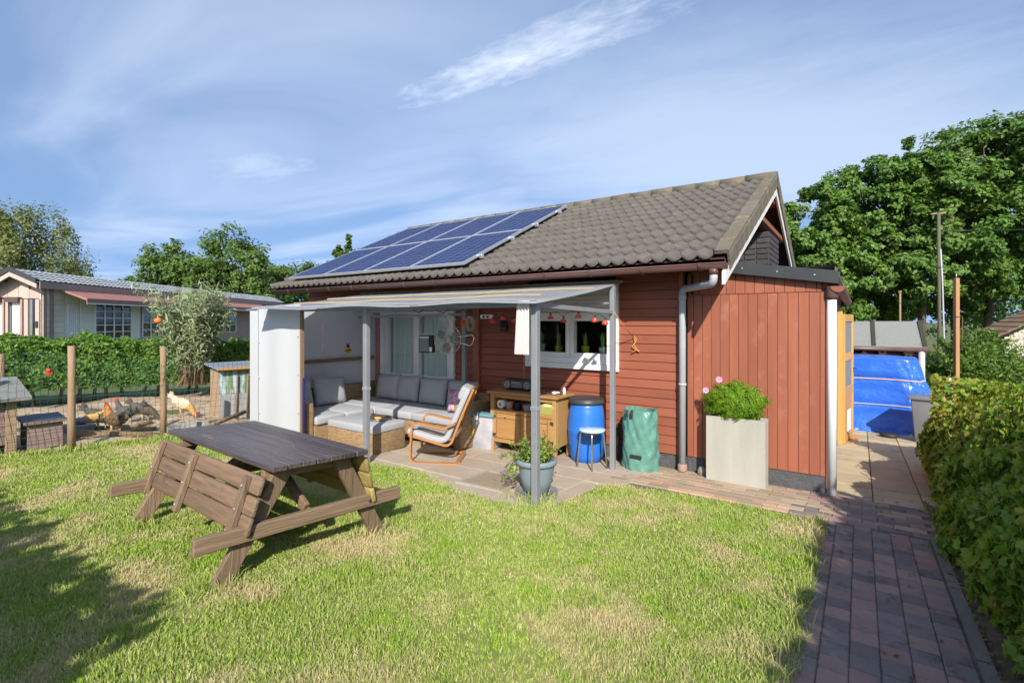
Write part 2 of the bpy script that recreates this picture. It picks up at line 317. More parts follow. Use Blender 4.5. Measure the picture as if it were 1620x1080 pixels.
# lawn soil and thatch; the blades stand in it
def lawnmat(name, blades):
    m = bpy.data.materials.new(name); m.use_nodes = True; l = m.node_tree.links; p = m.node_tree.nodes['Principled BSDF']
    p.inputs['Roughness'].default_value = .75 if blades else .95; p.inputs['Specular IOR Level'].default_value = .25
    g = nd(m, 'ShaderNodeNewGeometry')
    def noi(s, d, lo, hi, off=0):
        ad = nd(m, 'ShaderNodeVectorMath', operation='ADD'); ad.inputs[1].default_value = (off, off * .7, 0); l.new(g.outputs['Position'], ad.inputs[0])
        fl = nd(m, 'ShaderNodeVectorMath', operation='MULTIPLY'); fl.inputs[1].default_value = (1, 1, 0); l.new(ad.outputs[0], fl.inputs[0])
        n = nd(m, 'ShaderNodeTexNoise'); n.inputs['Scale'].default_value = s; n.inputs['Detail'].default_value = d; n.inputs['Roughness'].default_value = .6; l.new(fl.outputs[0], n.inputs['Vector'])
        r = nd(m, 'ShaderNodeMapRange'); r.inputs[1].default_value = lo; r.inputs[2].default_value = hi; l.new(n.outputs[0], r.inputs[0]); return r.outputs[0]
    def mix(f, a, b):
        x = nd(m, 'ShaderNodeMix', data_type='RGBA')
        if isinstance(f, float): x.inputs[0].default_value = f
        else: l.new(f, x.inputs[0])
        for i, c in ((6, a), (7, b)):
            if isinstance(c, tuple): x.inputs[i].default_value = (*c, 1)
            else: l.new(c, x.inputs[i])
        return x.outputs[2]
    dry = noi(1.5, 9, .49, .63); lush = noi(2.6, 5, .52, .64, 31); fine = noi(9., 4, .35, .65, 11)
    if blades:
        a = nd(m, 'ShaderNodeAttribute'); a.attribute_name = 'rnd'
        c = mix(a.outputs['Fac'], (.23, .34, .055), (.47, .56, .145))
        c = mix(lush, c, (.29, .44, .045))
        straw = mix(a.outputs['Fac'], (.66, .54, .33), (.52, .44, .24))
        th = nd(m, 'ShaderNodeMath', operation='MULTIPLY'); l.new(dry, th.inputs[0]); th.inputs[1].default_value = .85
        c = mix(th.outputs[0], c, straw)
        th2 = nd(m, 'ShaderNodeMath', operation='GREATER_THAN'); l.new(a.outputs['Fac'], th2.inputs[0]); th2.inputs[1].default_value = .86
        th3 = nd(m, 'ShaderNodeMath', operation='MULTIPLY'); l.new(th2.outputs[0], th3.inputs[0]); th3.inputs[1].default_value = .8
        c = mix(th3.outputs[0], c, (.62, .54, .32))
    else:
        c = mix(fine, (.15, .17, .045), (.26, .25, .09)); c = mix(dry, c, (.40, .32, .18)); c = mix(lush, c, (.13, .19, .035))
    l.new(c, p.inputs['Base Color'])
    if blades:
        tr = nd(m, 'ShaderNodeBsdfTranslucent'); l.new(c, tr.inputs[0]); ms = nd(m, 'ShaderNodeMixShader'); ms.inputs[0].default_value = .35
        l.new(p.outputs[0], ms.inputs[1]); l.new(tr.outputs[0], ms.inputs[2]); l.new(ms.outputs[0], m.node_tree.nodes['Material Output'].inputs[0])
    return m
M['thatch'] = lawnmat('thatch', False); M['blade'] = lawnmat('blade', True)
mb = MB(); mb.add(sheet_pts(LAWN, .0), [tuple(range(len(LAWN)))]); struct(mb.build('lawn', M['thatch']))

def arrays_mesh(name, V, Fq, mat_, rnd=None, smooth=False):
    me = bpy.data.meshes.new(name); n, k = Fq.shape
    me.vertices.add(len(V)); me.vertices.foreach_set('co', V.astype(np.float32).ravel())
    me.loops.add(n * k); me.loops.foreach_set('vertex_index', Fq.astype(np.int32).ravel())
    me.polygons.add(n); me.polygons.foreach_set('loop_start', np.arange(0, n * k, k, dtype=np.int32)); me.polygons.foreach_set('loop_total', np.full(n, k, dtype=np.int32))
    if smooth: me.polygons.foreach_set('use_smooth', np.ones(n, bool))
    me.update(calc_edges=True); me.materials.append(mat_)
    if rnd is not None:
        a = me.attributes.new('rnd', 'FLOAT', 'FACE'); a.data.foreach_set('value', rnd.astype(np.float32))
    return me
def vnoise(x, y, s, seed=0):
    r = np.random.RandomState(seed); o = np.zeros_like(x)
    for i in range(6):
        a = r.uniform(0, 6.28); k = s * r.uniform(.6, 1.8); o += np.sin((x * np.cos(a) + y * np.sin(a)) * k + r.uniform(0, 6.28))
    return o / 6
# grass blades
n0 = 880000
gx = np.random.uniform(-7.85, -.2, n0); gy = np.random.uniform(.2, 5.2, n0)
LW = [(p[0] + .02, p[1]) for p in LAWN]
ins = inpoly(gx + np.random.normal(0, .025, n0), gy + np.random.normal(0, .025, n0), LW)
cd = np.array((-math.sin(YAW), math.cos(YAW))); cr_ = np.array((math.cos(YAW), math.sin(YAW)))
dep = gx * cd[0] + gy * cd[1]; lat = gx * cr_[0] + gy * cr_[1]
bare = vnoise(gx, gy, 4.5, 3); keep = ins & (dep > 1.5) & (np.abs(lat) < dep * 1.12 + .2) & (np.random.rand(n0) < np.clip((3.4 / np.maximum(dep, .5)) ** 1.25, .12, 1)) & (np.random.rand(n0) < np.clip(1.2 - np.clip(bare, 0, 1) * 1.4 - np.clip(vnoise(gx, gy, 17, 4), 0, 1) * .9, .3, 1))
gx = gx[keep]; gy = gy[keep]; dep = dep[keep]
# longer grass left standing round the table legs, the pot, the fence and the paving edge
tx_ = []
for lx, ly, k, sd in [(-3.03, 1.40, 260, .06), (-2.99, 2.48, 260, .06), (-4.38, 1.42, 220, .06), (-4.33, 2.50, 200, .06), (-2.45, 3.85, 200, .12)] + [(-7.70, y_, 90, .07) for y_ in np.arange(.9, 3.6, .12)] + [(-.31, y_, 45, .04) for y_ in np.arange(2.4, 5.0, .12)]:
    tx_.append(np.stack([np.random.normal(lx, sd, k), np.random.normal(ly, sd, k)], 1))
tx_ = np.concatenate(tx_); nt_ = len(tx_); gx = np.concatenate([gx, tx_[:, 0]]); gy = np.concatenate([gy, tx_[:, 1]]); dep = np.concatenate([dep, tx_[:, 0] * cd[0] + tx_[:, 1] * cd[1]]); n = len(gx)
tuft = vnoise(gx, gy, 9, 5) * .7 + vnoise(gx, gy, 24, 6) * .6 + 1.2 * np.clip(vnoise(gx, gy, 5, 8) - .32, 0, 1)
ln = np.random.uniform(.010, .034, n) * np.clip(1 + .7 * tuft, .4, 2.2) * (1 + .10 * np.clip(dep - 3, 0, 4)); wd = np.random.uniform(.0012, .0026, n) * (.7 + .26 * dep)
ln[-nt_:] = np.random.uniform(.05, .11, nt_); an = np.random.uniform(0, 6.283, n); tilt = np.abs(np.random.normal(.5, .38, n)); az = np.random.uniform(0, 6.283, n)
gzv = np.clip(SL * (6 - gy), -.45, .5)
bx, by = np.cos(an) * wd, np.sin(an) * wd
tx, ty, tz = np.cos(az) * np.sin(tilt) * ln, np.sin(az) * np.sin(tilt) * ln, np.cos(tilt) * ln
V = np.empty((n, 5, 3))
V[:, 0] = np.stack([gx - bx, gy - by, gzv], 1); V[:, 1] = np.stack([gx + bx, gy + by, gzv], 1)
V[:, 2] = np.stack([gx + bx * .8 + tx * .45, gy + by * .8 + ty * .45, gzv + tz * .62], 1); V[:, 3] = np.stack([gx - bx * .8 + tx * .45, gy - by * .8 + ty * .45, gzv + tz * .62], 1)
V[:, 4] = np.stack([gx + tx * 1.15, gy + ty * 1.15, gzv + tz], 1)
i5 = np.arange(n)[:, None] * 5
me = arrays_mesh('grass', V.reshape(-1, 3), np.concatenate([i5 + np.array([[0, 1, 2]]), i5 + np.array([[0, 2, 3]]), i5 + np.array([[3, 2, 4]])]), M['blade'], np.tile(np.random.rand(n), 3))
o = bpy.data.objects.new('grass', me); C.objects.link(o); o['kind'] = 'stuff'; o['label'] = 'short sunlit lawn grass with dry yellow patches'; o['category'] = 'grass'
print('blades', n)

# brick path, each paver a piece
M['paver'] = mat('paver', (.17, .14, .135), (.23, .18, .165), scale=9, rough=.85, rnd=.16, bump=.35, bscale=60, c3=(.085, .08, .08), s3=4, t3=.55, hue=.012)
M['paver_red'] = mat('paver_red', (.28, .175, .15), (.33, .215, .18), scale=9, rough=.85, rnd=.12, bump=.35, bscale=60, c3=(.14, .11, .10), s3=4, t3=.58, hue=.01)
M['paver_tan'] = mat('paver_tan', (.37, .29, .20), (.30, .23, .16), scale=9, rough=.85, rnd=.2, bump=.35, bscale=60, c3=(.15, .13, .11), s3=4, t3=.6)
M['paver_pale'] = mat('paver_pale', (.46, .30, .21), (.40, .25, .17), scale=9, rough=.85, rnd=.15, bump=.35, bscale=60, c3=(.24, .2, .16), s3=4, t3=.6)
M['joint'] = mat('joint', (.11, .10, .08), (.16, .14, .105), scale=14, rough=.95, c3=(.07, .09, .03), s3=5, t3=.58)
M['slab'] = mat('slab', (.46, .39, .25), (.37, .31, .20), scale=3, rough=.85, rnd=.12, bump=.25, bscale=50, c3=(.22, .19, .14), s3=2.5, t3=.55)
M['patio_slab'] = mat('patio_slab', (.40, .335, .26), (.33, .27, .21), scale=4, rough=.85, rnd=.05, bump=.3, bscale=60, c3=(.40, .345, .28), s3=3.2, t3=.55)
M['concrete'] = mat('concrete', (.36, .33, .28), (.28, .26, .22), scale=8, rough=.9, bump=.4, bscale=50)
def pmesh(lx, ly, m, h=.05):
    return MB().box(-lx / 2, lx / 2, -ly / 2, ly / 2, -h, 0).mesh('paver', m, bevel=.005)
TILT = -math.atan(SL)
path = MB().add(sheet_pts([(-.30, -.6), (.60, -.6), (.60, 6.02), (-2.3, 6.02), (-2.3, 4.7), (-.30, 4.9)], -.012), [tuple(range(6))]).build('brick_path', M['joint']); struct(path)
pav = [pmesh(.119, .1335, M[k]) for k in ('paver', 'paver', 'paver', 'paver_red', 'paver_red')]
for c in range(6):
    x = -.222 + c * .1215; y = 2.15 + (c % 2) * .068 + random.uniform(-.02, .02)
    while y < 5.03:
        piece(random.choice(pav), 'paver', path, (x, y, gz(x, y) + random.uniform(-.003, .003)), (TILT + random.gauss(0, .008), random.gauss(0, .012), random.gauss(0, .008))); y += .1360
pav2 = [pmesh(.2155, .1105, M[k]) for k in ('paver_tan', 'paver_tan', 'paver_tan', 'paver_pale')]
pav3 = [pmesh(.2155, .1105, M[k]) for k in ('paver', 'paver', 'paver_red', 'paver_tan')]
r = 0; y = 5.14
while y < 5.98:
    x = -2.16 + (r % 2) * .109
    while x < .5:
        lx = float(np.interp(x, [p[0] for p in LAWN[11:0:-1]], [p[1] for p in LAWN[11:0:-1]])) if x < -.3 else 0
        if y > lx - .04: piece(random.choice(pav2 if x < -.45 else pav3), 'paver', path, (x, y, gz(x, y) + random.uniform(-.003, .003)), (TILT + random.gauss(0, .008), random.gauss(0, .008), random.gauss(0, .008)))
        x += .218
    y += .113; r += 1
edge = MB()
for i in range(4): 
    y0 = 1.2 + i * 1.0; edge.hexa([(.455, y0, gz(0, y0) - .1), (.515, y0, gz(0, y0) - .1), (.515, y0 + .985, gz(0, y0 + .985) - .1), (.455, y0 + .985, gz(0, y0 + .985) - .1), (.455, y0, gz(0, y0) + .012), (.515, y0, gz(0, y0) + .012), (.515, y0 + .985, gz(0, y0 + .985) + .012), (.455, y0 + .985, gz(0, y0 + .985) + .012)])
edge.build('kerb_strip', mat('kerb', (.22, .20, .17), (.16, .145, .125), scale=8, rough=.9, bump=.4, bscale=50), path, world=True)
edge = MB()
for i in range(4):
    y0 = 1.0 + i * 1.0; edge.hexa([(-.335, y0, gz(0, y0) - .1), (-.285, y0, gz(0, y0) - .1), (-.285, y0 + .985, gz(0, y0 + .985) - .1), (-.335, y0 + .985, gz(0, y0 + .985) - .1), (-.335, y0, gz(0, y0) + .004), (-.285, y0, gz(0, y0) + .004), (-.285, y0 + .985, gz(0, y0 + .985) + .004), (-.335, y0 + .985, gz(0, y0 + .985) + .004)])
edge.build('kerb_strip', M['paver'], path, world=True)
# concrete slab path beside the annex
sp = MB().add(sheet_pts([(-.285, 6.0), (1.3, 6.0), (1.3, 12.4), (-1.2, 12.4), (-1.2, 10.4), (-.285, 10.4)], -.015), [tuple(range(6))]).build('slab_path', M['joint']); struct(sp)
sm = [MB().box(-.195, .195, -.292, .292, -.05, 0).mesh('slab', M['slab'], bevel=.004) for _ in range(1)]
for c in range(4):
    for k in range(11):
        x = -.09 + c * .40; y = 6.31 + k * .595 + (0 if c % 2 else .0)
        piece(sm[0], 'slab', sp, (x, y, gz(x, y) + random.uniform(-.003, .003)), (TILT + random.gauss(0, .003), random.gauss(0, .004), random.gauss(0, .003)))
# patio under the canopy
PAT = [(-7.2, 3.62), (-4.9, 3.62)] + [(p[0], p[1] - .12) for p in LAWN[11:4:-1]] + [(-2.17, 5.0), (-2.17, 6.02), (-7.2, 6.02)]
pt = MB().add(sheet_pts(PAT, -.010), [tuple(range(len(PAT)))]).build('patio', M['patio_slab']); struct(pt)
ps = MB().box(-.198, .198, -.198, .198, -.04, 0).mesh('slab', M['patio_slab'], bevel=.004)
ps2 = MB().box(-.148, .148, -.148, .148, -.04, 0).mesh('slab', M['patio_slab'], bevel=.004)
for i in range(13):
    for j in range(6):
        x = -7.0 + i * .40; y = 5.81 - j * .40
        if y < 3.95 and x > -5.0 and x < -2.6 and y < float(np.interp(x, [p[0] for p in LAWN[11:4:-1]], [p[1] for p in LAWN[11:4:-1]])) + .1: continue
        if x > -2.4 and y < 4.9: continue
        piece(ps, 'slab', pt, (x, y, gz(x, y) + random.uniform(-.002, .002)), (TILT, random.gauss(0, .003), random.gauss(0, .003)))

# ------------------------------------------------------------------ the house
HW = 6.0
def wx(px): return PY(px, 500, HW).x
house = root('wooden_house', 'low red-brown timber chalet with grey tiled roof behind the patio', 'house', (-5.45, 9.0, 0))
XL, XR = -9.2, -1.72
wins = [(-6.93, -5.30, .71, 1.99), (-3.86, -2.55, 1.19, 2.27)]
def around(mb, x0, x1, z0, z1, y0, y1, holes):      # a wall with openings, as butted blocks
    xs = sorted({x0, x1, *[h[0] for h in holes], *[h[1] for h in holes]})
    for a, b in zip(xs, xs[1:]):
        zz = z0
        for h in sorted([h for h in holes if h[0] < (a + b) / 2 < h[1]], key=lambda q: q[2]):
            if h[2] > zz: mb.box(a, b, y0, y1, zz, h[2])
            zz = h[3]
        if zz < z1: mb.box(a, b, y0, y1, zz, z1)
mb = MB(); around(mb, XL, XR, 0, 2.62, 6.035, 6.12, wins); mb.box(XL, XL + .08, 6.12, 12, 0, 2.5); mb.box(XL, XR, 12, 12.08, 0, 2.5)
mb.box(XR - .08, XR, 6.12, 12, 0, 2.62); wall = mb.build('wall', M['under'], house, world=True)
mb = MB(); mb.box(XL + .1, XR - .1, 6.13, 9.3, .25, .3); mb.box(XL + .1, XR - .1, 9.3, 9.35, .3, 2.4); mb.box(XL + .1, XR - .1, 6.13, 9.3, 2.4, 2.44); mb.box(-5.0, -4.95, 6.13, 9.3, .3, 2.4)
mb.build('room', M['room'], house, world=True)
BZ = .109; z = .165; i = 0
while z < 2.42:
    spans = [(XL, XR - .02)]
    for (a, b, z0, z1) in wins:
        if z + BZ > z0 - .005 and z < z1 + .005:
            spans = [q for s in spans for q in ([(s[0], a - .0), (b + .0, s[1])] if s[0] < a and s[1] > b else [s])]
    spans = [q for s in spans for q in ([(s[0], -4.86), (-4.74, s[1])] if s[0] < -4.86 and s[1] > -4.74 else [s])]
    for a, b in spans:
        m_ = MB(); m_.hexa([(a, 5.980, z + .001), (b, 5.980, z + .001), (b, 6.034, z + .001), (a, 6.034, z + .001), (a, 5.991, z + BZ - .002), (b, 5.991, z + BZ - .002), (b, 6.034, z + BZ - .002), (a, 6.034, z + BZ - .002)])
        m_.build('board', M['red_board'], wall, world=True, bevel=.004)
    z += BZ
MB().box(XL, -1.66, 6.0, 6.033, 0, .163).build('plinth', M['plinth'], house, world=True)
mb = MB(); mb.box(-4.86, -4.74, 5.93, 6.034, .02, 2.42); mb.build('pilaster', M['red_plank'], house, world=True, bevel=.006)
mb = MB(); mb.box(-1.745, -1.695, 5.94, 6.034, .15, 2.40); mb.build('corner_batten', M['red_plank'], house, world=True, bevel=.004)

def window(x0, x1, z0, z1, shutter=None, curtain=False):
    m_ = MB(); t = .055
    y0, y1 = 5.955, 6.10
    m_.box(x0, x0 + t, y0, y1, z0, z1); m_.box(x1 - t, x1, y0, y1, z0, z1); m_.box(x0 + t, x1 - t, y0, y1, z0, z0 + t + .02); m_.box(x0 + t, x1 - t, y0, y1, z1 - t, z1)
    wn = m_.build('window', M['white_pvc'], house, world=True, bevel=.004)
    gx0, gx1, g0, g1 = x0 + t, x1 - t, z0 + t + .02, z1 - t
    if shutter:
        g1 = shutter
        MB().box(gx0 + .001, gx1 - .001, 5.958, 6.08, g1 + .34, z1 - t).build('shutter_box', M['shutter'], wn, world=True, bevel=.004)
        q = g1 + .012
        while q < g1 + .335:
            m_ = MB(); m_.hexa([(gx0, 5.972, q), (gx1, 5.972, q), (gx1, 5.992, q), (gx0, 5.992, q), (gx0, 5.980, q + .050), (gx1, 5.980, q + .050), (gx1, 5.992, q + .050), (gx0, 5.992, q + .050)])
            m_.build('shutter_slat', M['shutter'], wn, world=True, bevel=.003); q += .054
        MB().box(gx0, gx1, 5.962, 6.07, g1 - .045, g1 + .008).build('shutter_bottom_rail', M['white_pvc'], wn, world=True, bevel=.003); g1 -= .045
    xm = (gx0 + gx1) / 2
    for a, b in ((gx0, xm - .002), (xm + .002, gx1)):
        m_ = MB(); s = .062
        m_.box(a, a + s, 5.975, 6.06, g0, g1); m_.box(b - s, b, 5.975, 6.06, g0, g1); m_.box(a + s, b - s, 5.975, 6.06, g0, g0 + s); m_.box(a + s, b - s, 5.975, 6.06, g1 - s, g1)
        m_.build('sash', M['white_pvc'], wn, world=True, bevel=.004)
        MB().add([(a + s, 6.022, g0 + s), (b - s, 6.022, g0 + s), (b - s, 6.022, g1 - s), (a + s, 6.022, g1 - s)], [(0, 1, 2, 3)]).build('pane', M['glass'], wn, world=True)
        if curtain:
            MB().grid(lambda u, v: (a + (b - a) * u, 6.09 + .012 * math.sin(u * 40) + .006 * math.sin(u * 71 + 2), g0 + (g1 - g0) * v), 60, 2).build('curtain', M['cloth_sheer'], wn, world=True)
    m_ = MB(); m_.box(x0 - .02, x1 + .02, 5.925, 5.954, z0 - .075, z0 - .002); m_.build('sill', M['white_pvc'], wn, world=True, bevel=.004)
    for ca, cb_ in ((x0 - .045, x0 - .001), (x1 + .001, x1 + .045)): MB().box(ca, cb_, 5.94, 5.995, z0 - .08, z1).build('casing', M['white_pvc'], wn, world=True, bevel=.003)
    return wn
w1 = window(*wins[0], curtain=True); w2 = window(*wins[1], shutter=1.86)

# roof
EY, EZ, RY, RZ = 5.42, 2.43, 9.0, 4.07
RXL, RXR = -9.45, -1.09
SLEN = math.hypot(RY - EY, RZ - EZ); es = Vector((0, RY - EY, RZ - EZ)) / SLEN; en = Vector((0, -es.z, es.y)); ANG = math.atan2(es.z, es.y)
def RP(x, s, n=0): return Vector((x, EY, EZ)) + es * s + en * n
mb = MB(); a = .12
mb.hexa([(RXL, EY, EZ - a), (RXR - .03, EY, EZ - a), (RXR - .03, RY, RZ - a), (RXL, RY, RZ - a), (RXL, EY, EZ - .045), (RXR - .03, EY, EZ - .045), (RXR - .03, RY, RZ - .045), (RXL, RY, RZ - .045)])
BY = 2 * RY - EY
mb.hexa([(RXL, RY, RZ - a), (RXR - .03, RY, RZ - a), (RXR - .03, BY, EZ - a), (RXL, BY, EZ - a), (RXL, RY, RZ - .01), (RXR - .03, RY, RZ - .01), (RXR - .03, BY, EZ), (RXL, BY, EZ)])
roof = mb.build('roof', M['under'], house, world=True)
TW, TL = .32, .30; NR = int(SLEN / .303)
def tilemesh(v):
    rs = random.Random(v); W = TW; nx = 13; m_ = MB()
    def wave(x): 
        q = (x / (W / 2)) % 1.0; return .036 * (1 - math.sin(math.pi * q)) ** 1.2
    L_ = .345; vs = []
    for k, (s, n) in enumerate(((0, .010), (0, .056), (.03, .060), (L_, .004))):
        for i in range(nx):
            x = W * i / (nx - 1); lip = -.022 * math.sin(math.pi * ((x / (W / 2)) % 1.0)) if k < 3 else 0
            vs.append((x - W / 2, s + lip + rs.uniform(-.002, .002), n + wave(x) + rs.uniform(-.0012, .0012)))
    m_.add(vs, [(k * nx + i, k * nx + i + 1, (k + 1) * nx + i + 1, (k + 1) * nx + i) for k in range(3) for i in range(nx - 1)], True)
    return m_.mesh('roof_tile', M['tile'])
tm = [tilemesh(i) for i in range(4)]
PX0, PX1 = -9.12, -4.66; PS0, PS1 = .13, 3.55
step = SLEN / NR
for r in range(NR):
    x = RXR - .14 - TW / 2
    while x > RXL + .05:
        s = r * step - .03
        hidden = (x + TW / 2 < PX1 - .15 and r > 1 and s + .3 < PS1)
        if not hidden: piece(random.choice(tm), 'roof_tile', roof, RP(x, s, -.03), (ANG + random.gauss(0, .004), random.gauss(0, .004), 0))
        x -= TW
# verge tiles along the gable and ridge caps
vm = MB(); vm.box(-.075, .075, 0, .36, -.0, .05); vm.box(.045, .078, 0, .36, -.17, .0); vm = vm.mesh('verge_tile', M['verge'], bevel=.006)
for r in range(NR): piece(vm, 'verge_tile', roof, RP(RXR - .06, r * step - .02, .012 + .0), (ANG + .055, 0, 0))
vb = MB(); vb.box(-.075, .075, -.36, 0, -.0, .05); vb.box(.045, .078, -.36, 0, -.17, .0); vb = vb.mesh('verge_tile', M['verge'], bevel=.006)
for r in range(NR):
    p = RP(RXR - .06, r * step, .012); piece(vb, 'verge_tile', roof, (p.x, 2 * RY - p.y, p.z), (-ANG - .055, 0, 0))
rc = MB(); rc.tube([(0, 0, 0), (.40, 0, 0)], .085, 10); rc = rc.mesh('ridge_cap', M['verge'])
x = RXL
while x < RXR - .3: piece(rc, 'ridge_cap', roof, (x, RY, RZ - .005 + random.uniform(-.004, .004)), (0, -.012, 0)); x += .395
# white barge boards, soffit, fascia
for sgn in (1, -1):
    m_ = MB(); y = lambda q: RY - sgn * (RY - q)
    e0 = 5.28; ez = EZ - .458 * (EY - e0)
    m_.hexa([(RXR - .035, y(e0), ez - .25), (RXR - .005, y(e0), ez - .25), (RXR - .005, RY, RZ - .30), (RXR - .035, RY, RZ - .30), (RXR - .035, y(e0), ez - .12), (RXR - .005, y(e0), ez - .12), (RXR - .005, RY, RZ - .155), (RXR - .035, RY, RZ - .155)])
    m_.build('barge_board', M['white_trim'], house, world=True)
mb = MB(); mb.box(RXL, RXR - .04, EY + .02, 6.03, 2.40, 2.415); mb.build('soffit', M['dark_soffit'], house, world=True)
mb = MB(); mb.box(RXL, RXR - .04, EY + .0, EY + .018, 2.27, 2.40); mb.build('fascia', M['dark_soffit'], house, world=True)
# gable wall with boards
gw = MB().prism([(XR, 6.12, 2.62), (XR, 2 * RY - 6.12, 2.62), (XR, RY, RZ - .2)], (-.05, 0, 0)).build('gable_wall', M['under'], house, world=True)
z = 2.42
while z < 3.85:
    hw = (RZ - .15 - z - .06) / .458
    MB().box(XR + .001, XR + .03, RY - hw, RY + hw, z, z + .104).build('board', M['red_board'], gw, world=True, bevel=.003); z += .109
for yy, zz in ((RY, 3.66), (RY, 3.2)):
    MB().box(XR + .031, RXR - .05, RY - (RZ - .2 - zz) / .458, RY + (RZ - .2 - zz) / .458, zz, zz + .07).build('gable_beam', M['red_board'], house, world=True)
gwn = MB().box(XR + .03, XR + .06, 6.9, 7.5, 2.3, 2.78).build('gable_window', M['white_pvc'], house, world=True, bevel=.004)
MB().box(XR + .061, XR + .065, 6.96, 7.44, 2.36, 2.72).build('pane', M['glass'], gwn, world=True)
# chimney of dark bricks
CX0, CX1, CY0, CY1 = -1.66, -1.13, 8.5, 9.5
ch = MB().box(CX0 + .008, CX1 - .008, CY0 + .008, CY1 - .008, 0, 3.12).build('chimney', M['brick_mortar'], house, world=True)
cb = MB().box(-.082, .082, -.01, .05, -.036, .036).mesh('brick', M['brick_dark'], bevel=.004)
cb2 = MB().box(-.05, .01, -.092, .092, -.036, .036).mesh('brick', M['brick_dark'], bevel=.004)
z = 2.16; r = 0
while z < 3.1:
    for k in range(3): piece(cb, 'brick', ch, (CX0 + .09 + k * .175, CY0, z), (0, 0, 0))
    for k in range(5): piece(cb2, 'brick', ch, (CX1, CY0 + .1 + k * .2, z), (0, 0, 0))
    z += .083; r += 1
# gutter and downpipe
GY, GZ = 5.35, 2.335
def gut(u, v):
    a = math.pi * (1 + u); return (RXL - .05 + (RXR + .0 - RXL + .05) * v, GY + .062 * math.cos(a), GZ + .062 * math.sin(a))
mb = MB().grid(gut, 10, 1); mb.grid(lambda u, v: (lambda p: (p[0], GY + (p[1] - GY) * .93, GZ + (p[2] - GZ) * .93))(gut(u, v)), 10, 1)
for s in (-1, 1): mb.tube([(RXL - .05, GY + s * .06, GZ), (RXR, GY + s * .06, GZ)], .009, 6)
for x in (RXL - .05, RXR): mb.add([(x, GY + .062 * math.cos(math.pi * (1 + k / 10)), GZ + .062 * math.sin(math.pi * (1 + k / 10))) for k in range(11)], [tuple(range(11))])
gt = mb.build('gutter', M['brown_pvc'], house, world=True)
x = RXR - .25
while x > RXL:
    MB().ribbon([(x, GY + .068 * math.cos(math.pi * (1 + k / 8)), GZ + .068 * math.sin(math.pi * (1 + k / 8)) + (.012 if k in (0, 8) else 0)) for k in range(9)], (1, 0, 0), .035, .006).build('gutter_bracket', M['brown_pvc'], gt, world=True); x -= .62
def arc(c, a, b, r, n=5):   # quarter bend from direction a to direction b around corner c
    a = Vector(a); b = Vector(b); c = Vector(c)
    return [c - a * r + (a * math.sin(t) + b * (1 - math.cos(t))) * r for t in [math.pi / 2 * k / n for k in range(n + 1)]]
DX = -1.22; DP = PY(1080, 600, 5.92).x
mb = MB(); mb.tube([(DX, GY, GZ - .05), (DX, GY, GZ - .11)], .048, 14); mb.build('gutter_outlet', M['brown_pvc'], gt, world=True)
dn = Vector((DP, 5.91, 2.13)) - Vector((DX, GY, 2.17)); dh = dn.normalized()
pts = [(DX, GY, GZ - .10)] + arc((DX, GY, 2.135), (0, 0, -1), dh, .06) + arc((DP, 5.91, 2.12), dh, (0, 0, -1), .07) + [(DP, 5.91, .06)]
dpo = MB().tube(pts, .040, 14).build('downpipe', M['grey_pvc'], house, world=True)
MB().tube([(DP, 5.91, 2.00), (DP, 5.91, 2.06)], .045, 14).tube([(DP, 5.91, 1.0), (DP, 5.91, 1.03)], .045, 14).build('pipe_clip', M['grey_pvc'], dpo, world=True)
MB().lathe([(.05, 0), (.055, .02), (.055, .07), (.045, .09)], 14, (DP, 5.91, gz(0, 5.91))).build('pipe_shoe', M['paver_red'], dpo, world=True)

# annex (lean-to)
AX0, AX1, AYB = -1.655, -.29, 11.2
an = root('lean_to_annex', 'red vertical-planked lean-to annex with black roof edge beside white downpipe', 'annex', (-.95, 7.5, 0))
def atop(x): return 2.27 + (2.37 - 2.13) * (AX1 - x) / (AX1 - AX0) - .12
mb = MB(); mb.hexa([(AX0, 6.03, 0), (AX1 - .03, 6.03, 0), (AX1 - .03, AYB, 0 - .2), (AX0, AYB, -.2), (AX0, 6.03, atop(AX0) + .08), (AX1 - .03, 6.03, atop(AX1) + .08), (AX1 - .03, AYB, atop(AX1) + .08), (AX0, AYB, atop(AX0) + .08)])
aw = mb.build('wall', M['under'], an, world=True)
MB().box(AX0 + .002, AX1 + .005, 6.004, 6.029, -.02, .17).build('plinth', M['plinth'], an, world=True)
x = AX0 + .07; k = 0
MB().box(AX0 - .002, AX0 + .066, 5.985, 6.028, .172, 2.30).build('board', M['red_plank'], aw, world=True, bevel=.003)
ez = 2.05
while x < AX1 - .02:
    x1 = min(x + .0945, AX1 + .002)
    MB().box(x + .0008, x1 - .0008, 5.992, 6.028, .172, ez).build('plank', M['red_plank'], aw, world=True, bevel=.002)
    t0, t1 = atop(x) + .09, atop(x1) + .09
    MB().hexa([(x + .0008 - .03, 5.985, ez + .004), (x1 - .0008 - .03, 5.985, ez + .004), (x1 - .0008 - .03, 6.028, ez + .004), (x + .0008 - .03, 6.028, ez + .004), (x + .0008 - .03, 5.985, t0), (x1 - .0008 - .03, 5.985, t1), (x1 - .0008 - .03, 6.028, t1), (x + .0008 - .03, 6.028, t0)]).build('plank', M['red_plank'], aw, world=True, bevel=.002)
    x += .0965
y = 6.0
for k in range(54):
    MB().box(AX1 - .029, AX1 + .004, 6.032 + k * .0955, 6.032 + k * .0955 + .0925, -.1, 2.16).build('plank', M['red_plank'], aw, world=True)
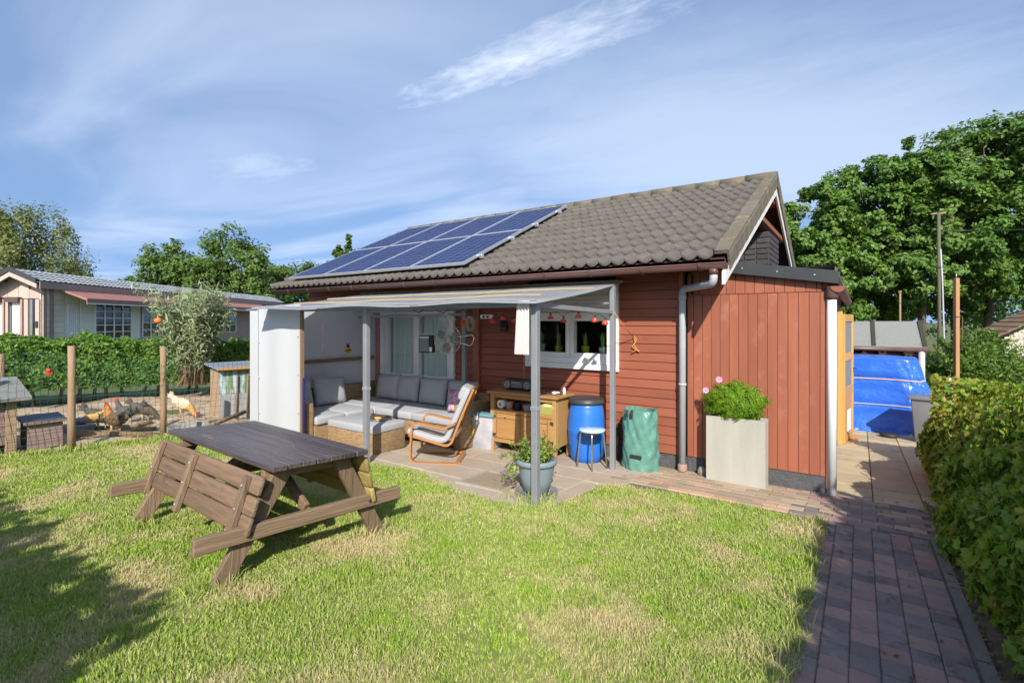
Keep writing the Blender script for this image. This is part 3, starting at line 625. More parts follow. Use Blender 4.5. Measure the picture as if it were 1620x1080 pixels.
# annex roof, fascia, gutter, pipe
rl, rr = PY(1161, 418, 5.96), PY(1326, 431, 5.96)
mb = MB(); rx0, rx1 = rl.x, AX1 + .11; z0, z1 = 2.385, 2.235
mb.hexa([(rx0, 5.93, z0 - .095), (rx1, 5.93, z1 - .095), (rx1, AYB, z1 - .095), (rx0, AYB, z0 - .095), (rx0, 5.93, z0), (rx1, 5.93, z1), (rx1, AYB, z1), (rx0, AYB, z0)])
ar = mb.build('roof', M['under'], an, world=True)
mb = MB(); mb.hexa([(rx0 - .01, 5.90, z0 - .11), (rx1 + .01, 5.90, z1 - .115), (rx1 + .01, 5.928, z1 - .115), (rx0 - .01, 5.928, z0 - .11), (rx0 - .01, 5.90, z0 + .02), (rx1 + .01, 5.90, z1 + .015), (rx1 + .01, 5.928, z1 + .015), (rx0 - .01, 5.928, z0 + .02)])
fb = mb.build('fascia', M['black_metal'], an, world=True, bevel=.004)
for q in (.1, .45, .8): MB().tube([(rx0 + (rx1 - rx0) * q, 5.899, z0 + (z1 - z0) * q - .045), (rx0 + (rx1 - rx0) * q, 5.893, z0 + (z1 - z0) * q - .045)], .008, 8).build('screw', M['alu'], fb, world=True)
at = MB().grid(lambda u, v: (-.09 + .18 * u, .16 * v, .035 * (1 - math.sin(math.pi * u)) + .02 * v), 6, 1).mesh('roof_tile', M['brick_dark'])
for k in range(30): piece(tm[k % 4], 'roof_tile', ar, (rx1 - .03, 6.1 + k * .165, z1 - .03), (ANG * .3, .1, R(90)))
GX2, GZ2 = AX1 + .115, 2.10
mb = MB().grid(lambda u, v: (GX2 + .06 * math.cos(math.pi * (1 + u)), 5.93 + (AYB - 5.93) * v, GZ2 + .06 * math.sin(math.pi * (1 + u))), 10, 1)
mb.add([(GX2 + .062 * math.cos(math.pi * (1 + k / 10)), 5.925, GZ2 + .062 * math.sin(math.pi * (1 + k / 10))) for k in range(11)], [tuple(range(11))])
g2 = mb.build('gutter', mat('orange_pvc', (.25, .085, .045), (.2, .07, .04), rough=.5), an, world=True)
P2 = Vector((GX2 - .01, 5.99, 0)); P2.x = PY(1316, 700, 5.99).x
MB().lathe([(.05, 0), (.058, .03), (.058, .12), (.06, .13)], 14, (P2.x, P2.y, 1.97)).build('gutter_outlet', M['brown_pvc'], g2, world=True)
dp2 = MB().tube([(P2.x, P2.y, 1.99), (P2.x, P2.y, gz(0, 6) - .01)], .042, 16).build('downpipe', mat('white_pipe', (.66, .68, .70), (.58, .6, .63), rough=.4, c3=(.4, .4, .4), s3=3, t3=.7), an, world=True)
# screen door in the side of the annex
YD0, YD1 = 9.35, 10.25
M['pine'] = woodmat('pine', (.55, .30, .09), (.46, .24, .07), 2, rough=.45, c3=(.62, .38, .14))
M['mesh'] = mat('mesh', (.16, .17, .18), (.2, .21, .22), rough=.7)
sd = MB()
for y0, y1, z0, z1 in ((YD0 - .10, YD0 - .03, -.16, 1.90),): sd.box(AX1 + .005, AX1 + .075, y0, y1, z0, z1)
sd.build('door_jamb', M['pine'], an, world=True, bevel=.004)
dr = root('screen_door', 'pine screen door with mesh panels standing ajar behind white downpipe', 'door', (AX1 + .06, YD0, -.16), rz=-R(7))
def db(y0, y1, z0, z1, nm='rail', m_=None, x0=0, x1=.04): return MB().box(x0, x1, y0, y1, z0, z1).build(nm, m_ or M['pine'], dr, bevel=.004)
db(0, .09, .0, 2.02, 'stile'); db(.80, .89, .0, 2.02, 'stile'); db(.09, .80, 1.90, 2.02); db(.09, .80, 1.28, 1.40); db(.09, .80, .72, .86); db(.09, .80, .0, .10)
db(.09, .80, .10, .72, 'lower_panel', x0=.012, x1=.028); db(.09, .80, .86, 1.28, 'mesh_panel', M['mesh'], .018, .022); db(.09, .80, 1.40, 1.90, 'mesh_panel', M['mesh'], .018, .022)
db(.3, .6, .14, .48, 'cat_flap', M['white_pvc'], .03, .045); MB().tube([(.04, .84, 1.12), (.09, .84, 1.12), (.09, .76, 1.12)], .009, 8).build('handle', M['black_metal'], dr)
MB().box(.0, .14, -.05, .95, -.05, -.01).build('door_sill', M['pine'], dr)

# solar panels
def pvmat():
    m = bpy.data.materials.new('solar_cells'); m.use_nodes = True; l = m.node_tree.links; p = m.node_tree.nodes['Principled BSDF']
    p.inputs['Roughness'].default_value = .15; p.inputs['Specular IOR Level'].default_value = .25
    t = nd(m, 'ShaderNodeTexCoord'); b = nd(m, 'ShaderNodeTexBrick'); b.offset = 0; b.squash = 1
    b.inputs['Scale'].default_value = 1; b.inputs['Brick Width'].default_value = .163; b.inputs['Row Height'].default_value = .163; b.inputs['Mortar Size'].default_value = .003; b.inputs['Mortar Smooth'].default_value = .1
    b.inputs['Color1'].default_value = (.010, .019, .075, 1); b.inputs['Color2'].default_value = (.015, .027, .095, 1); b.inputs['Mortar'].default_value = (.20, .25, .38, 1)
    l.new(t.outputs['Object'], b.inputs['Vector']); l.new(b.outputs[0], p.inputs['Base Color'])
    d_ = nd(m, 'ShaderNodeBsdfDiffuse'); l.new(b.outputs[0], d_.inputs[0]); g_ = nd(m, 'ShaderNodeBsdfGlossy'); g_.inputs['Roughness'].default_value = .12
    ms = nd(m, 'ShaderNodeMixShader'); ms.inputs[0].default_value = .13; l.new(d_.outputs[0], ms.inputs[1]); l.new(g_.outputs[0], ms.inputs[2]); l.new(ms.outputs[0], m.node_tree.nodes['Material Output'].inputs[0]); return m
M['pv'] = pvmat()
PW, PL = (PX1 - PX0) / 4, (PS1 - PS0) / 2
rowname = ['lower row', 'upper row']; cn = ['rightmost', 'second from right', 'third from right', 'leftmost']
fm = MB(); t = .035; hw, hl = PW / 2 - .006, PL / 2 - .008
for x0, x1, y0, y1 in ((-hw, hw, -hl, -hl + t), (-hw, hw, hl - t, hl), (-hw, -hw + t * .8, -hl + t, hl - t), (hw - t * .8, hw, -hl + t, hl - t)): fm.box(x0, x1, y0, y1, -.035, .003)
fm = fm.mesh('frame', M['alu']); cm = MB().box(-hw + t * .8, hw - t * .8, -hl + t, hl - t, -.02, -.001).mesh('cell_sheet', M['pv'])
kl = MB().box(-.03, .03, -.03, .03, -.05, .01).mesh('clamp', M['alu'], bevel=.006)
for rr_ in range(2):
    for cc in range(4):
        p = RP(PX1 - (cc + .5) * PW, PS0 + (rr_ + .5) * PL, .115)
        o = root('solar_panel', f'{cn[cc]} blue solar panel in the {rowname[rr_]} on the tiled roof', 'solar panel', p, 0, 'solar panels on the chalet roof')
        o.rotation_euler = (ANG, 0, 0); WM[o] = Matrix.Translation(p) @ Matrix.Rotation(ANG, 4, 'X')
        for me_, nm in ((fm, 'frame'), (cm, 'cell_sheet')):
            q = bpy.data.objects.new(nm, me_); C.objects.link(q); q.parent = o
        if cc == 0:
            for yy in (-.45, .45):
                q = bpy.data.objects.new('clamp', kl); C.objects.link(q); q.parent = o; q.location = (hw + .03, yy, -.02)
# ------------------------------------------------------------------ canopy over the patio
FL, FR = PY(388, 491, 3.42), PY(848, 478, 3.66)
RRr, RLr = PY(990, 446, 5.80), Vector((-7.25, 5.86, 2.23))
cp = root('patio_canopy', 'makeshift grey post canopy with sagging translucent roof sheets over the patio', 'canopy', (-4.7, 4.7, .07))
def CR(u, v, n=0):       # u: left to right, v: front to back
    a = FL.lerp(FR, u); b = RLr.lerp(RRr, u); p = a.lerp(b, v)
    return Vector((p.x, p.y, p.z + n + .012 * math.sin(u * 17) * (1 - v) - .02 * math.sin(math.pi * v)))
for k in range(3):
    u0, u1 = k / 3, (k + 1) / 3 - .002
    mb = MB(); mb.grid(lambda a, b: CR(u0 + (u1 - u0) * a, b, .0), 10, 6); mb.grid(lambda a, b: CR(u0 + (u1 - u0) * a, b, .014), 10, 6)
    for b in (0, 1): mb.grid(lambda a, q: CR(u0 + (u1 - u0) * a, b, .014 * q), 10, 1)
    for a in (0, 1): mb.grid(lambda q, b: CR(u0 + (u1 - u0) * a, b, .014 * q), 1, 6)
    mb.build('roof_sheet', M['sheet'], cp, world=True)
for v, a, b in ((.05, .0, .985), (.30, .03, .93), (.62, .0, .99), (.95, .0, 1.)):
    pts = [CR(a + (b - a) * q / 12, v, .024) for q in range(13)]
    mb = MB()
    for p, q in zip(pts, pts[1:]): mb.bar(p, q, .045, .018)
    mb.build('batten', M['pale_wood'] if v > .1 else M['sheet'], cp, world=True)
posts = [(847, 796, 3.81), (580, 730, 3.81), (411, 690, 3.81)]
PX_ = [-2.39, -4.71, -7.03]
def post(x, y, top, w_=.062, nm='post'):
    mb = MB(); b = gz(x, y); mb.box(x - w_ / 2, x + w_ / 2, y - w_ / 2, y + w_ / 2, b, top)
    o = mb.build(nm, M['grey_post'], cp, world=True, bevel=.004)
    return o
for x in PX_: 
    o = post(x, 3.81, 1.925)
    MB().box(x - .036, x + .036, 3.774, 3.846, .95, .985).build('collar', M['alu'], o, world=True, bevel=.003)
for x, y in ((-2.36, 5.45), (-4.67, 5.52)): post(x, y, 2.16, .058)
mb = MB()
def beam(a, b, w_=.045, h=.055, m_='grey_post'): MB().bar(a, b, w_, h).build('beam', M[m_], cp, world=True, bevel=.004)
beam((-7.0, 3.81, 1.90), (-4.75, 3.81, 1.905)); beam((-4.68, 3.81, 1.905), (-2.43, 3.81, 1.905))
beam((-2.38, 3.85, 1.895), (-2.36, 5.42, 1.855), .03, .045); beam((-4.70, 3.85, 1.87), (-4.67, 5.49, 1.92), .03, .045)
beam((-7.0, 5.56, 2.10), (-4.71, 5.53, 2.12)); beam((-4.63, 5.53, 2.12), (-2.4, 5.47, 2.13))
beam((-6.98, 5.50, 1.82), (-4.69, 5.50, 1.85), .03, .04); beam((-4.64, 5.50, 1.95), (-2.39, 5.46, 1.96), .02, .025)
# side and front panels of white sheet
def pan(nm, p, n_, m_='panel'):
    mb = MB(); mb.prism(p, n_); return mb.build(nm, M[m_], cp, world=True)
mb = MB(); mb.grid(lambda a, b: (-7.0 + 1.0 * a, 3.775 + .008 * math.sin(a * 9) , .10 + (1.84 + .03 * a) * b), 12, 1); mb.grid(lambda a, b: (-7.0 + 1.0 * a, 3.785 + .008 * math.sin(a * 9), .10 + (1.84 + .03 * a) * b), 12, 1)
fp = mb.build('front_panel', M['panel'], cp, world=True)
mb = MB(); mb.box(-7.22, -7.005, 3.765, 3.772, .10, 1.90); mb.build('corner_flap', M['panel'], cp, world=True)
for a, b in ((3.86, 4.84), (4.85, 5.90)):
    mb = MB(); mb.hexa([(-7.07, a, gz(0, a)), (-7.06, a, gz(0, a)), (-7.06, b, gz(0, b)), (-7.07, b, gz(0, b)), (-7.07, a, 1.95 + (a - 3.8) * .12), (-7.06, a, 1.95 + (a - 3.8) * .12), (-7.06, b, 1.95 + (b - 3.8) * .12), (-7.07, b, 1.95 + (b - 3.8) * .12)])
    mb.build('side_panel', M['panel'], cp, world=True)
M['brown_wood'] = woodmat('brown_wood', (.22, .14, .085), (.16, .10, .06), 1)
MB().box(-7.058, -7.015, 3.86, 5.85, 1.09, 1.145).build('side_rail', M['brown_wood'], cp, world=True)
MB().box(-6.0, -5.965, 3.78, 3.82, .09, 1.9).build('stud', M['brown_wood'], cp, world=True)
bmt = MB()
for zz in (.45, .95, 1.45): bmt.tube([(-6.98, 3.773, zz), (-6.98, 3.762, zz)], .009, 8); bmt.tube([(-6.03, 3.773, zz + .1), (-6.03, 3.762, zz + .1)], .009, 8)
bmt.build('rivet', M['alu'], fp, world=True)
# blue tube leaning at the panel
single(MB().tube([(0, 0, 0), (0, .0, .86), (.01, 0, .90), (.03, 0, .905)], .016, 10), 'blue_pole', mat('blue_tube', (.025, .03, .20), rough=.35), 'dark blue tube standing upright beside the white front panel', 'pole', (-5.93, 3.79, gz(0, 3.79)))
# bee ornament on the side panel
p = PX(550, 552, -7.055); bee = root('bee_ornament', 'small yellow and black bee ornament on white side panel', 'ornament', p)
M['yellow'] = mat('yellow', (.75, .42, .03), (.65, .35, .02), rough=.5); M['black'] = mat('black', (.02, .02, .022), (.03, .03, .03), rough=.5)
MB().sphere((.012, 0, -.02), (.012, .055, .055), 12, 8).build('body', M['yellow'], bee)
MB().sphere((.012, 0, .05), (.012, .03, .028), 10, 6).build('head', M['black'], bee)
MB().box(.010, .027, -.05, .05, -.03, -.012).build('stripe', M['black'], bee)
MB().tube([(.012, .01, .07), (.012, .04, .11)], .004, 5).tube([(.012, -.01, .07), (.012, -.04, .11)], .004, 5).build('antenna', M['black'], bee)
# white curtain tied at the front post
cu = MB(); pa, pb = PY(822, 476, 3.76), PY(841, 476, 3.76); zb = PY(828, 560, 3.76).z
cu.grid(lambda u, v: (pa.x - .03 * v + (pb.x - pa.x + .03 * v) * u, 3.72 + .018 * math.sin(u * 25) * (.4 + .6 * v), pa.z + (zb - pa.z) * v), 40, 8)
single(cu, 'curtain', mat('white_cloth', (.60, .60, .59), (.54, .54, .53), rough=.9, trans=.2), 'white pleated curtain bunched at the front canopy post', 'curtain')

# ------------------------------------------------------------------ things hanging in the canopy
M['wire'] = mat('wire', (.04, .05, .04), rough=.5); M['chrome'] = mat('chrome', (.6, .6, .58), (.5, .5, .48), rough=.25, metal=.9)
M['fan_metal'] = mat('fan_metal', (.42, .41, .38), (.34, .33, .31), rough=.4, metal=.5); M['fan_blade'] = mat('fan_blade', (.18, .165, .15), (.14, .13, .12), rough=.4, metal=.3)
fc = PY(708, 537, 4.75); fan = root('hanging_fan', 'round metal fan in wire cage hanging under the canopy', 'fan', fc, R(18))
fr_ = .185; g = MB()
for k in range(28):
    a = 2 * math.pi * k / 28; q = [(fr_ * s * math.cos(a), -.075 * (1 - s ** 3), fr_ * s * math.sin(a)) for s in (.2, .5, .8, 1.)]
    g.tube(q, .0018, 4, caps=False); g.tube([(x, -y * .8, z) for x, y, z in q], .0018, 4, caps=False)
for s in (.2, .6, 1.0):
    for sg in (1, -1): g.tube([(fr_ * s * math.cos(2 * math.pi * k / 24), -sg * .075 * (1 - s ** 3), fr_ * s * math.sin(2 * math.pi * k / 24)) for k in range(24)], .003 if s < 1 else .005, 5, closed=True)
g.build('cage', M['chrome'], fan)
for k in range(3):
    a0 = k * 2.094 + .4
    def bl(u, v):
        r = .03 + .13 * u; a = a0 + (v - .5) * (.5 + .65 * math.sin(math.pi * min(u * 1.1, 1))); return (r * math.cos(a), .03 * (v - .5), r * math.sin(a))
    MB().grid(bl, 6, 6).build('blade', M['fan_blade'], fan)
MB().tube([(0, -.05, 0), (0, .0, 0), (0, .12, 0)], [.035, .045, .05], 14).build('motor', M['fan_metal'], fan)
MB().tube([(.05, .06, .02), (.3, .08, .06), (.33, .08, .03), (.31, .08, -.05), (.27, .08, -.08), (.05, .06, -.01)], .008, 6, closed=True).build('stand', M['chrome'], fan)
MB().tube([(0, .02, .18), (.0, .02, .26), (-.02, .02, .30), (-.06, .02, .29)], .005, 6).build('hook', M['chrome'], fan)
hc = PY(673, 544, 4.8); hb = root('insect_lamp_box', 'small dark box with glass front hanging left of the fan', 'lamp', hc, R(20))
MB().box(-.10, .10, 0, .10, -.115, .115).build('case', M['black'], hb, bevel=.006); MB().box(-.085, .05, -.008, -.001, -.10, .07).build('front_grille', M['mesh'], hb)
MB().box(-.085, .05, -.010, -.001, .075, .10).build('badge', mat('pale_blue', (.55, .65, .8), rough=.5), hb); MB().box(.06, .095, -.010, -.001, -.10, -.04).build('label_plate', M['white_pvc'], hb)
MB().tube([(-.09, .05, .115), (-.09, .05, .33)], .002, 4).tube([(.09, .05, .115), (.09, .05, .33)], .002, 4).build('wire', M['wire'], hb)
# coat hanger, power strip, orange knot, cable coil
hp = PY(705, 497, 4.9)
single(MB().tube([(0, 0, .05), (.015, 0, .04), (0, 0, .02), (0, 0, 0), (-.16, 0, -.07), (.16, 0, -.07), (0, 0, 0)], .004, 5), 'coat_hanger', M['white_pvc'], 'white wire coat hanger on the bar above the fan', 'hanger', hp, .3)
pp = PY(770, 501, 5.35); ps_ = root('power_strip', 'white power strip hanging beside the rear canopy post', 'power strip', pp, .15)
MB().box(-.09, .09, -.025, .025, -.025, .025).build('case', M['shutter'], ps_, bevel=.006)
for k in (-.03, .03): MB().tube([(k, -.026, 0), (k, -.04, 0)], .016, 10).build('socket', M['black'], ps_)
kp = PY(736, 510, 5.40); kn = MB()
for k in range(7): a = k * .9; kn.tube([(.07 * math.cos(a + q * .8) * (.6 + .4 * math.sin(q)), .03 * math.sin(q * 2 + k), .05 * math.sin(a + q * .9)) for q in range(7)], .009, 5)
M['orange'] = mat('orange_rope', (.75, .20, .04), (.6, .15, .03), rough=.8)
single(kn, 'orange_rope_bundle', M['orange'], 'orange rope bundle knotted round the rear canopy post', 'rope', kp)
kn = MB(); kn.tube([(.05 * math.cos(q * .5), -.04 + .002 * q, .10 * math.sin(q * .5)) for q in range(40)], .008, 5)
single(kn, 'cable_coil', mat('coil', (.45, .40, .33), (.25, .22, .18), rough=.6), 'coil of pale cable hung on the rear canopy post', 'cable', PY(744, 512, 5.38))
sw = MB()
sw.tube([CR(.35 + .35 * q / 20, .35, -.10 - .05 * math.sin(q * 1.3)) for q in range(21)], .006, 5)
single(sw, 'slack_cable', M['wire'], 'dark cable wound along the bar under the canopy roof', 'cable')
# red pendant string lights
sl_ = root('string_lights', 'string of small red pendant lamps hung across the window', 'string lights', PY(880, 500, 5.3))
lp = [(779, 508), (795, 503), (814, 507), (846, 504), (871, 501), (891, 506), (915, 499), (941, 505), (957, 509)]
pts = [PY(x, y - 6, 5.3) for x, y in lp]; mb = MB()
for a, b in zip(pts, pts[1:]): mb.tube([a, (a + b) / 2 + Vector((0, 0, .035)), b], .003, 4)
mb.build('wire', M['wire'], sl_, world=True)
M['red_lamp'] = mat('red_lamp', (.62, .07, .05), (.5, .05, .04), rough=.35)
rl_ = MB().lathe([(.012, .03), (.016, .02), (.034, 0), (.040, -.022), (.034, -.024), (.012, -.026)], 12).mesh('lamp', M['red_lamp']); cp_ = MB().lathe([(.007, .05), (.012, .046), (.012, .025)], 8).mesh('socket', M['black'])
for p in pts:
    a = piece(rl_, 'lamp', sl_, p + Vector((0, 0, -.05)), (random.gauss(0, .1), random.gauss(0, .1), 0)); WM[a] = WM[sl_]
    b = bpy.data.objects.new('socket', cp_); C.objects.link(b); b.parent = a
# orange cord tied from the rear post to the wall
a = PY(972, 494, 5.43); b = PY(1003, 534, 5.965); mb = MB().tube([a, a.lerp(b, .5) - Vector((0, 0, .02)), b], .005, 6)
mb.tube([b, b + Vector((.02, -.01, -.06)), b + Vector((-.02, -.015, -.11)), b + Vector((.03, -.01, -.15)), b + Vector((-.03, -.01, -.19))], .008, 6)
mb.tube([b + Vector((.0, -.01, .02)), b + Vector((.035, -.015, -.02)), b + Vector((0, -.01, -.09)), b + Vector((.05, -.01, -.16)), b + Vector((.075, -.01, -.165))], .008, 6)
single(mb, 'tie_cord', mat('tan_cord', (.60, .27, .10), (.5, .22, .08), rough=.8), 'orange cord knotted to the red boards right of the window', 'cord')
# small wall plaque
pq = PY(796, 515, 5.93); wp = root('wall_plaque', 'small dark plaque on red boards behind the string lights', 'plaque', pq)
MB().box(-.06, .06, 0, .03, -.08, .08).build('board', M['under'], wp, bevel=.004); MB().box(-.045, .045, -.006, -.001, -.06, -.03).build('nameplate', M['brown_pvc'], wp)
# potted plants behind the right window pane
def snake_plant(px, py, pot, n_, h, lab):
    b = PY(px, py, 6.17); pl = root('window_plant', lab, 'plant', (b.x, 6.17, b.z), random.uniform(0, 3), 'potted plants on the window sill')
    MB().lathe([(.042, 0), (.055, .09), (.058, .11), (.05, .11)], 16).build('pot', pot, pl)
    for k in range(n_):
        a = 2 * math.pi * k / n_ + random.uniform(-.3, .3); hh = h * random.uniform(.75, 1.1); t = random.uniform(.05, .22)
        MB().grid(lambda u, v: (math.cos(a) * (.012 + t * hh * u ** 1.5) + math.sin(a) * .024 * (1 - u ** 3) * (v - .5) * 2, math.sin(a) * (.012 + t * hh * u ** 1.5) - math.cos(a) * .024 * (1 - u ** 3) * (v - .5) * 2, .09 + hh * u), 8, 2).build('leaf', M['snake'], pl)
M['snake'] = mat('snake', (.10, .22, .04), (.22, .34, .06), scale=9, rough=.45, contrast=.3); M['white_pot'] = mat('white_pot', (.7, .7, .66), rough=.4); M['lime_pot'] = mat('lime_pot', (.42, .45, .04), rough=.4)
snake_plant(857, 556, M['white_pot'], 7, .20, 'snake plant in white pot, leftmost on the window sill')
snake_plant(884, 559, M['lime_pot'], 5, .24, 'tall snake plant in lime pot at the left window sash')
snake_plant(926, 560, M['lime_pot'], 5, .20, 'spreading snake plant in lime pot at the right window sash')
snake_plant(954, 562, M['white_pot'], 6, .23, 'snake plant in white pot, rightmost on the window sill')
MB().box(-3.80, -2.6, 6.105, 6.28, 1.21, 1.245).build('inner_sill', M['white_pvc'], house, world=True)

# ------------------------------------------------------------------ patio furniture
def wickermat():
    m = mat('wicker', (.36, .235, .115), (.22, .14, .07), scale=30, rough=.6, stretch=(.6, .6, 1), rnd=0)
    l = m.node_tree.links; p = m.node_tree.nodes['Principled BSDF']; t = nd(m, 'ShaderNodeTexCoord')
    mp = nd(m, 'ShaderNodeMapping'); mp.inputs['Rotation'].default_value = (0, 0, R(45)); mp.inputs['Scale'].default_value = (1.414, 0, 1); l.new(t.outputs['Object'], mp.inputs[0])
    cx = nd(m, 'ShaderNodeSeparateXYZ'); l.new(t.outputs['Object'], cx.inputs[0]); ad = nd(m, 'ShaderNodeMath', operation='ADD'); l.new(cx.outputs[0], ad.inputs[0]); l.new(cx.outputs[1], ad.inputs[1])
    cb_ = nd(m, 'ShaderNodeCombineXYZ'); l.new(ad.outputs[0], cb_.inputs[0]); l.new(cx.outputs[2], cb_.inputs[1])
    b = nd(m, 'ShaderNodeTexBrick'); b.inputs['Scale'].default_value = 1; b.inputs['Brick Width'].default_value = .042; b.inputs['Row Height'].default_value = .011; b.inputs['Mortar Size'].default_value = .002; b.inputs['Mortar Smooth'].default_value = .6
    b.inputs['Color1'].default_value = (.50, .34, .17, 1); b.inputs['Color2'].default_value = (.30, .19, .10, 1); b.inputs['Mortar'].default_value = (.07, .045, .03, 1); l.new(cb_.outputs[0], b.inputs['Vector'])
    l.new(b.outputs[0], p.inputs['Base Color'])
    bu = nd(m, 'ShaderNodeBump'); bu.inputs['Strength'].default_value = .8; bu.inputs['Distance'].default_value = .006; bu.invert = True; l.new(b.outputs['Fac'], bu.inputs['Height']); l.new(bu.outputs[0], p.inputs['Normal'])
    return m
M['wicker'] = wickermat()
M['cushion'] = mat('cushion', (.35, .365, .39), (.30, .31, .335), scale=60, rough=.9, bump=.15, bscale=200)
M['cushion_light'] = M['cushion']
def pillow(w_, h, t, n=12, crease=.03):
    mb = MB(); k = 0
    for sg in (1, -1):
        def f(u, v):
            x, z = 2 * u - 1, 2 * v - 1
            b = max(0, (1 - abs(x) ** 3.2)) ** .5 * max(0, (1 - abs(z) ** 3.2)) ** .5
            pin = 1 - .07 * (x * x * (1 - z * z)) * 0 - .05 * (1 - x * x) * abs(z) ** 4 * 0
            q = 1 - .045 * (x * x + z * z - 2 * x * x * z * z)
            wr = crease * .35 * math.sin(7 * x + 5 * z) * b * abs(x * z)
            return (w_ / 2 * x * q, sg * (t / 2 * b + wr), h / 2 * z * q)
        mb.grid(f, n, n)
    return mb
def cushion_box(x0, x1, y0, y1, z0, z1):
    return MB().box(x0, x1, y0, y1, z0, z1)
sz = gz(0, 4.9)
sf = root('corner_sofa', 'L-shaped wicker corner sofa with grey cushions under the canopy', 'sofa', (-5.9, 4.95, sz))
def sb(x0, x1, y0, y1, z0, z1, nm='base', m_='wicker', bv=.012, seg=2): return MB().box(x0, x1, y0, y1, sz + z0, sz + z1).build(nm, M[m_], sf, world=True, bevel=bv, seg=seg)
sb(-6.98, -6.0, 3.99, 5.84, .04, .29); sb(-5.995, -4.42, 5.0, 5.84, .04, .29); sb(-6.98, -6.0, 3.88, 3.985, .0, .60, 'arm'); sb(-4.415, -4.30, 5.0, 5.84, .0, .58, 'arm')
sb(-7.0, -6.90, 3.99, 5.84, .292, .66, 'back'); sb(-6.89, -4.42, 5.76, 5.84, .292, .64, 'back')
for y0, y1 in ((4.0, 4.47), (4.475, 4.97)): sb(-6.89, -5.97, y0, y1, .293, .405, 'seat_cushion', 'cushion', .03, 3)
for x0, x1 in ((-6.89, -5.975), (-5.965, -5.22), (-5.21, -4.425)): sb(x0, x1, 4.98, 5.75, .293, .405, 'seat_cushion', 'cushion', .03, 3)
def back_cushion(x, y, rz, w_, h=.43, t=.17, tilt=-.22):
    o = pillow(w_, h, t).build('back_cushion', M['cushion'], sf); o.location = WM[sf].inverted() @ Vector((x, y, sz + .40 + h / 2 - .01)); o.rotation_euler = (tilt, random.gauss(0, .03), rz)
for yy, w_ in ((4.22, .52), (4.78, .58)): back_cushion(-6.78, yy, R(90), w_)
for xx, w_ in ((-6.45, .56), (-5.98, .48), (-5.44, .58), (-4.86, .56)): back_cushion(xx, 5.68, 0, w_)
o = single(pillow(.36, .32, .13), 'flowered_pillow', mat('flowered', (.55, .42, .50), (.35, .12, .22), scale=22, rough=.9, contrast=.2), 'small pink flowered pillow at the right end of the sofa', 'pillow', (-4.60, 5.36, sz + .57)); o.rotation_euler = (-.3, .1, .5)
ot = root('ottoman', 'low square wicker ottoman with light grey cushion behind the canopy post', 'ottoman', (-5.42, 4.38, gz(0, 4.38)))
MB().box(-.46, .46, -.27, .27, 0, .25).build('base', M['wicker'], ot, bevel=.01, seg=2); MB().box(-.465, .465, -.275, .275, .253, .355).build('cushion', M['cushion'], ot, bevel=.025, seg=3)
tr_ = root('serving_tray', 'round metal tray with orange snack on the ottoman', 'tray', (-5.30, 4.48, gz(0, 4.38) + .357))
MB().lathe([(.14, 0), (.165, .006), (.19, .022), (.185, .024), (.16, .010), (.02, .006)], 26).build('dish', M['chrome'], tr_)
MB().sphere((.02, -.02, .022), (.06, .045, .014), 12, 6, .05).build('snack', mat('snack', (.7, .38, .06), rough=.6), tr_)

# bent-wood easy chair
c0, c1_, c2_ = G(649, 731), G(714, 734), G(739, 719)
ax = Vector((c1_.x - c0.x, c1_.y - c0.y, 0)); hd = math.atan2(-ax.y, -ax.x)      # the way it faces
wv = Vector((c2_.x - c1_.x, c2_.y - c1_.y, 0)); cc = (c0 + c2_) / 2
cc.z = gz(cc.x, cc.y)
ea = root('easy_chair', 'bentwood cantilever easy chair with grey cushion facing the sofa', 'armchair', cc, hd); ea.scale = (.9, .92, .9)
M['bent'] = mat('bent', (.42, .19, .065), (.35, .15, .05), scale=4, rough=.35, stretch=(1, 6, 6), coat=.3)
def bez(P, n=7):   # smooth path with rounded corners: list of (x,z,radius)
    out = []
    for i, (x, z, r) in enumerate(P):
        p = Vector((x, 0, z))
        if r == 0: out.append(p); continue
        a = (Vector((P[i - 1][0], 0, P[i - 1][1])) - p).normalized(); b = (Vector((P[i + 1][0], 0, P[i + 1][1])) - p).normalized()
        s, e = p + a * r, p + b * r
        for k in range(n + 1):
            t = k / n; out.append(s * (1 - t) ** 2 + p * 2 * t * (1 - t) + e * t * t)
    return out
loop = bez([(-.30, .015, 0), (.33, .015, .12), (.30, .56, .13), (-.12, .47, .05), (-.27, .54, 0)])
seatp = bez([(.36, .37, 0), (.0, .27, .05), (-.19, .22, .10), (-.34, .62, .2), (-.50, .98, 0)])
HWC = .29
for s in (-1, 1):
    MB().ribbon([(p.x, s * HWC, p.z) for p in loop], (0, 1, 0), .055, .024).build('side_loop', M['bent'], ea)
    MB().ribbon([(p.x, s * (HWC - .045), p.z) for p in seatp], (0, 1, 0), .030, .028).build('seat_frame', M['bent'], ea)
MB().bar((-.29, -HWC + .03, .017), (-.29, HWC - .03, .017), .055, .024).build('rear_rail', M['bent'], ea)
for (x, z) in ((-.488, .955), (-.44, .84), (-.26, .38)): MB().bar((x, -HWC + .06, z), (x, HWC - .06, z), .02, .05).build('back_slat', M['bent'], ea)
MB().bar((.30, -HWC + .06, .345), (.30, HWC - .06, .345), .05, .02).build('front_rail', M['bent'], ea)
cpth = bez([(.38, .42, 0), (.02, .315, .05), (-.13, .285, .10), (-.27, .62, .2), (-.43, .98, 0)])
MB().ribbon([(p.x, 0, p.z) for p in cpth], (0, 1, 0), .50, .075).build('cushion', M['cushion'], ea, bevel=.02, seg=2)
o = pillow(.46, .20, .12).build('head_pillow', M['cushion'], ea); o.location = (-.345, 0, .915); o.rotation_euler = (-.42, 0, R(90))
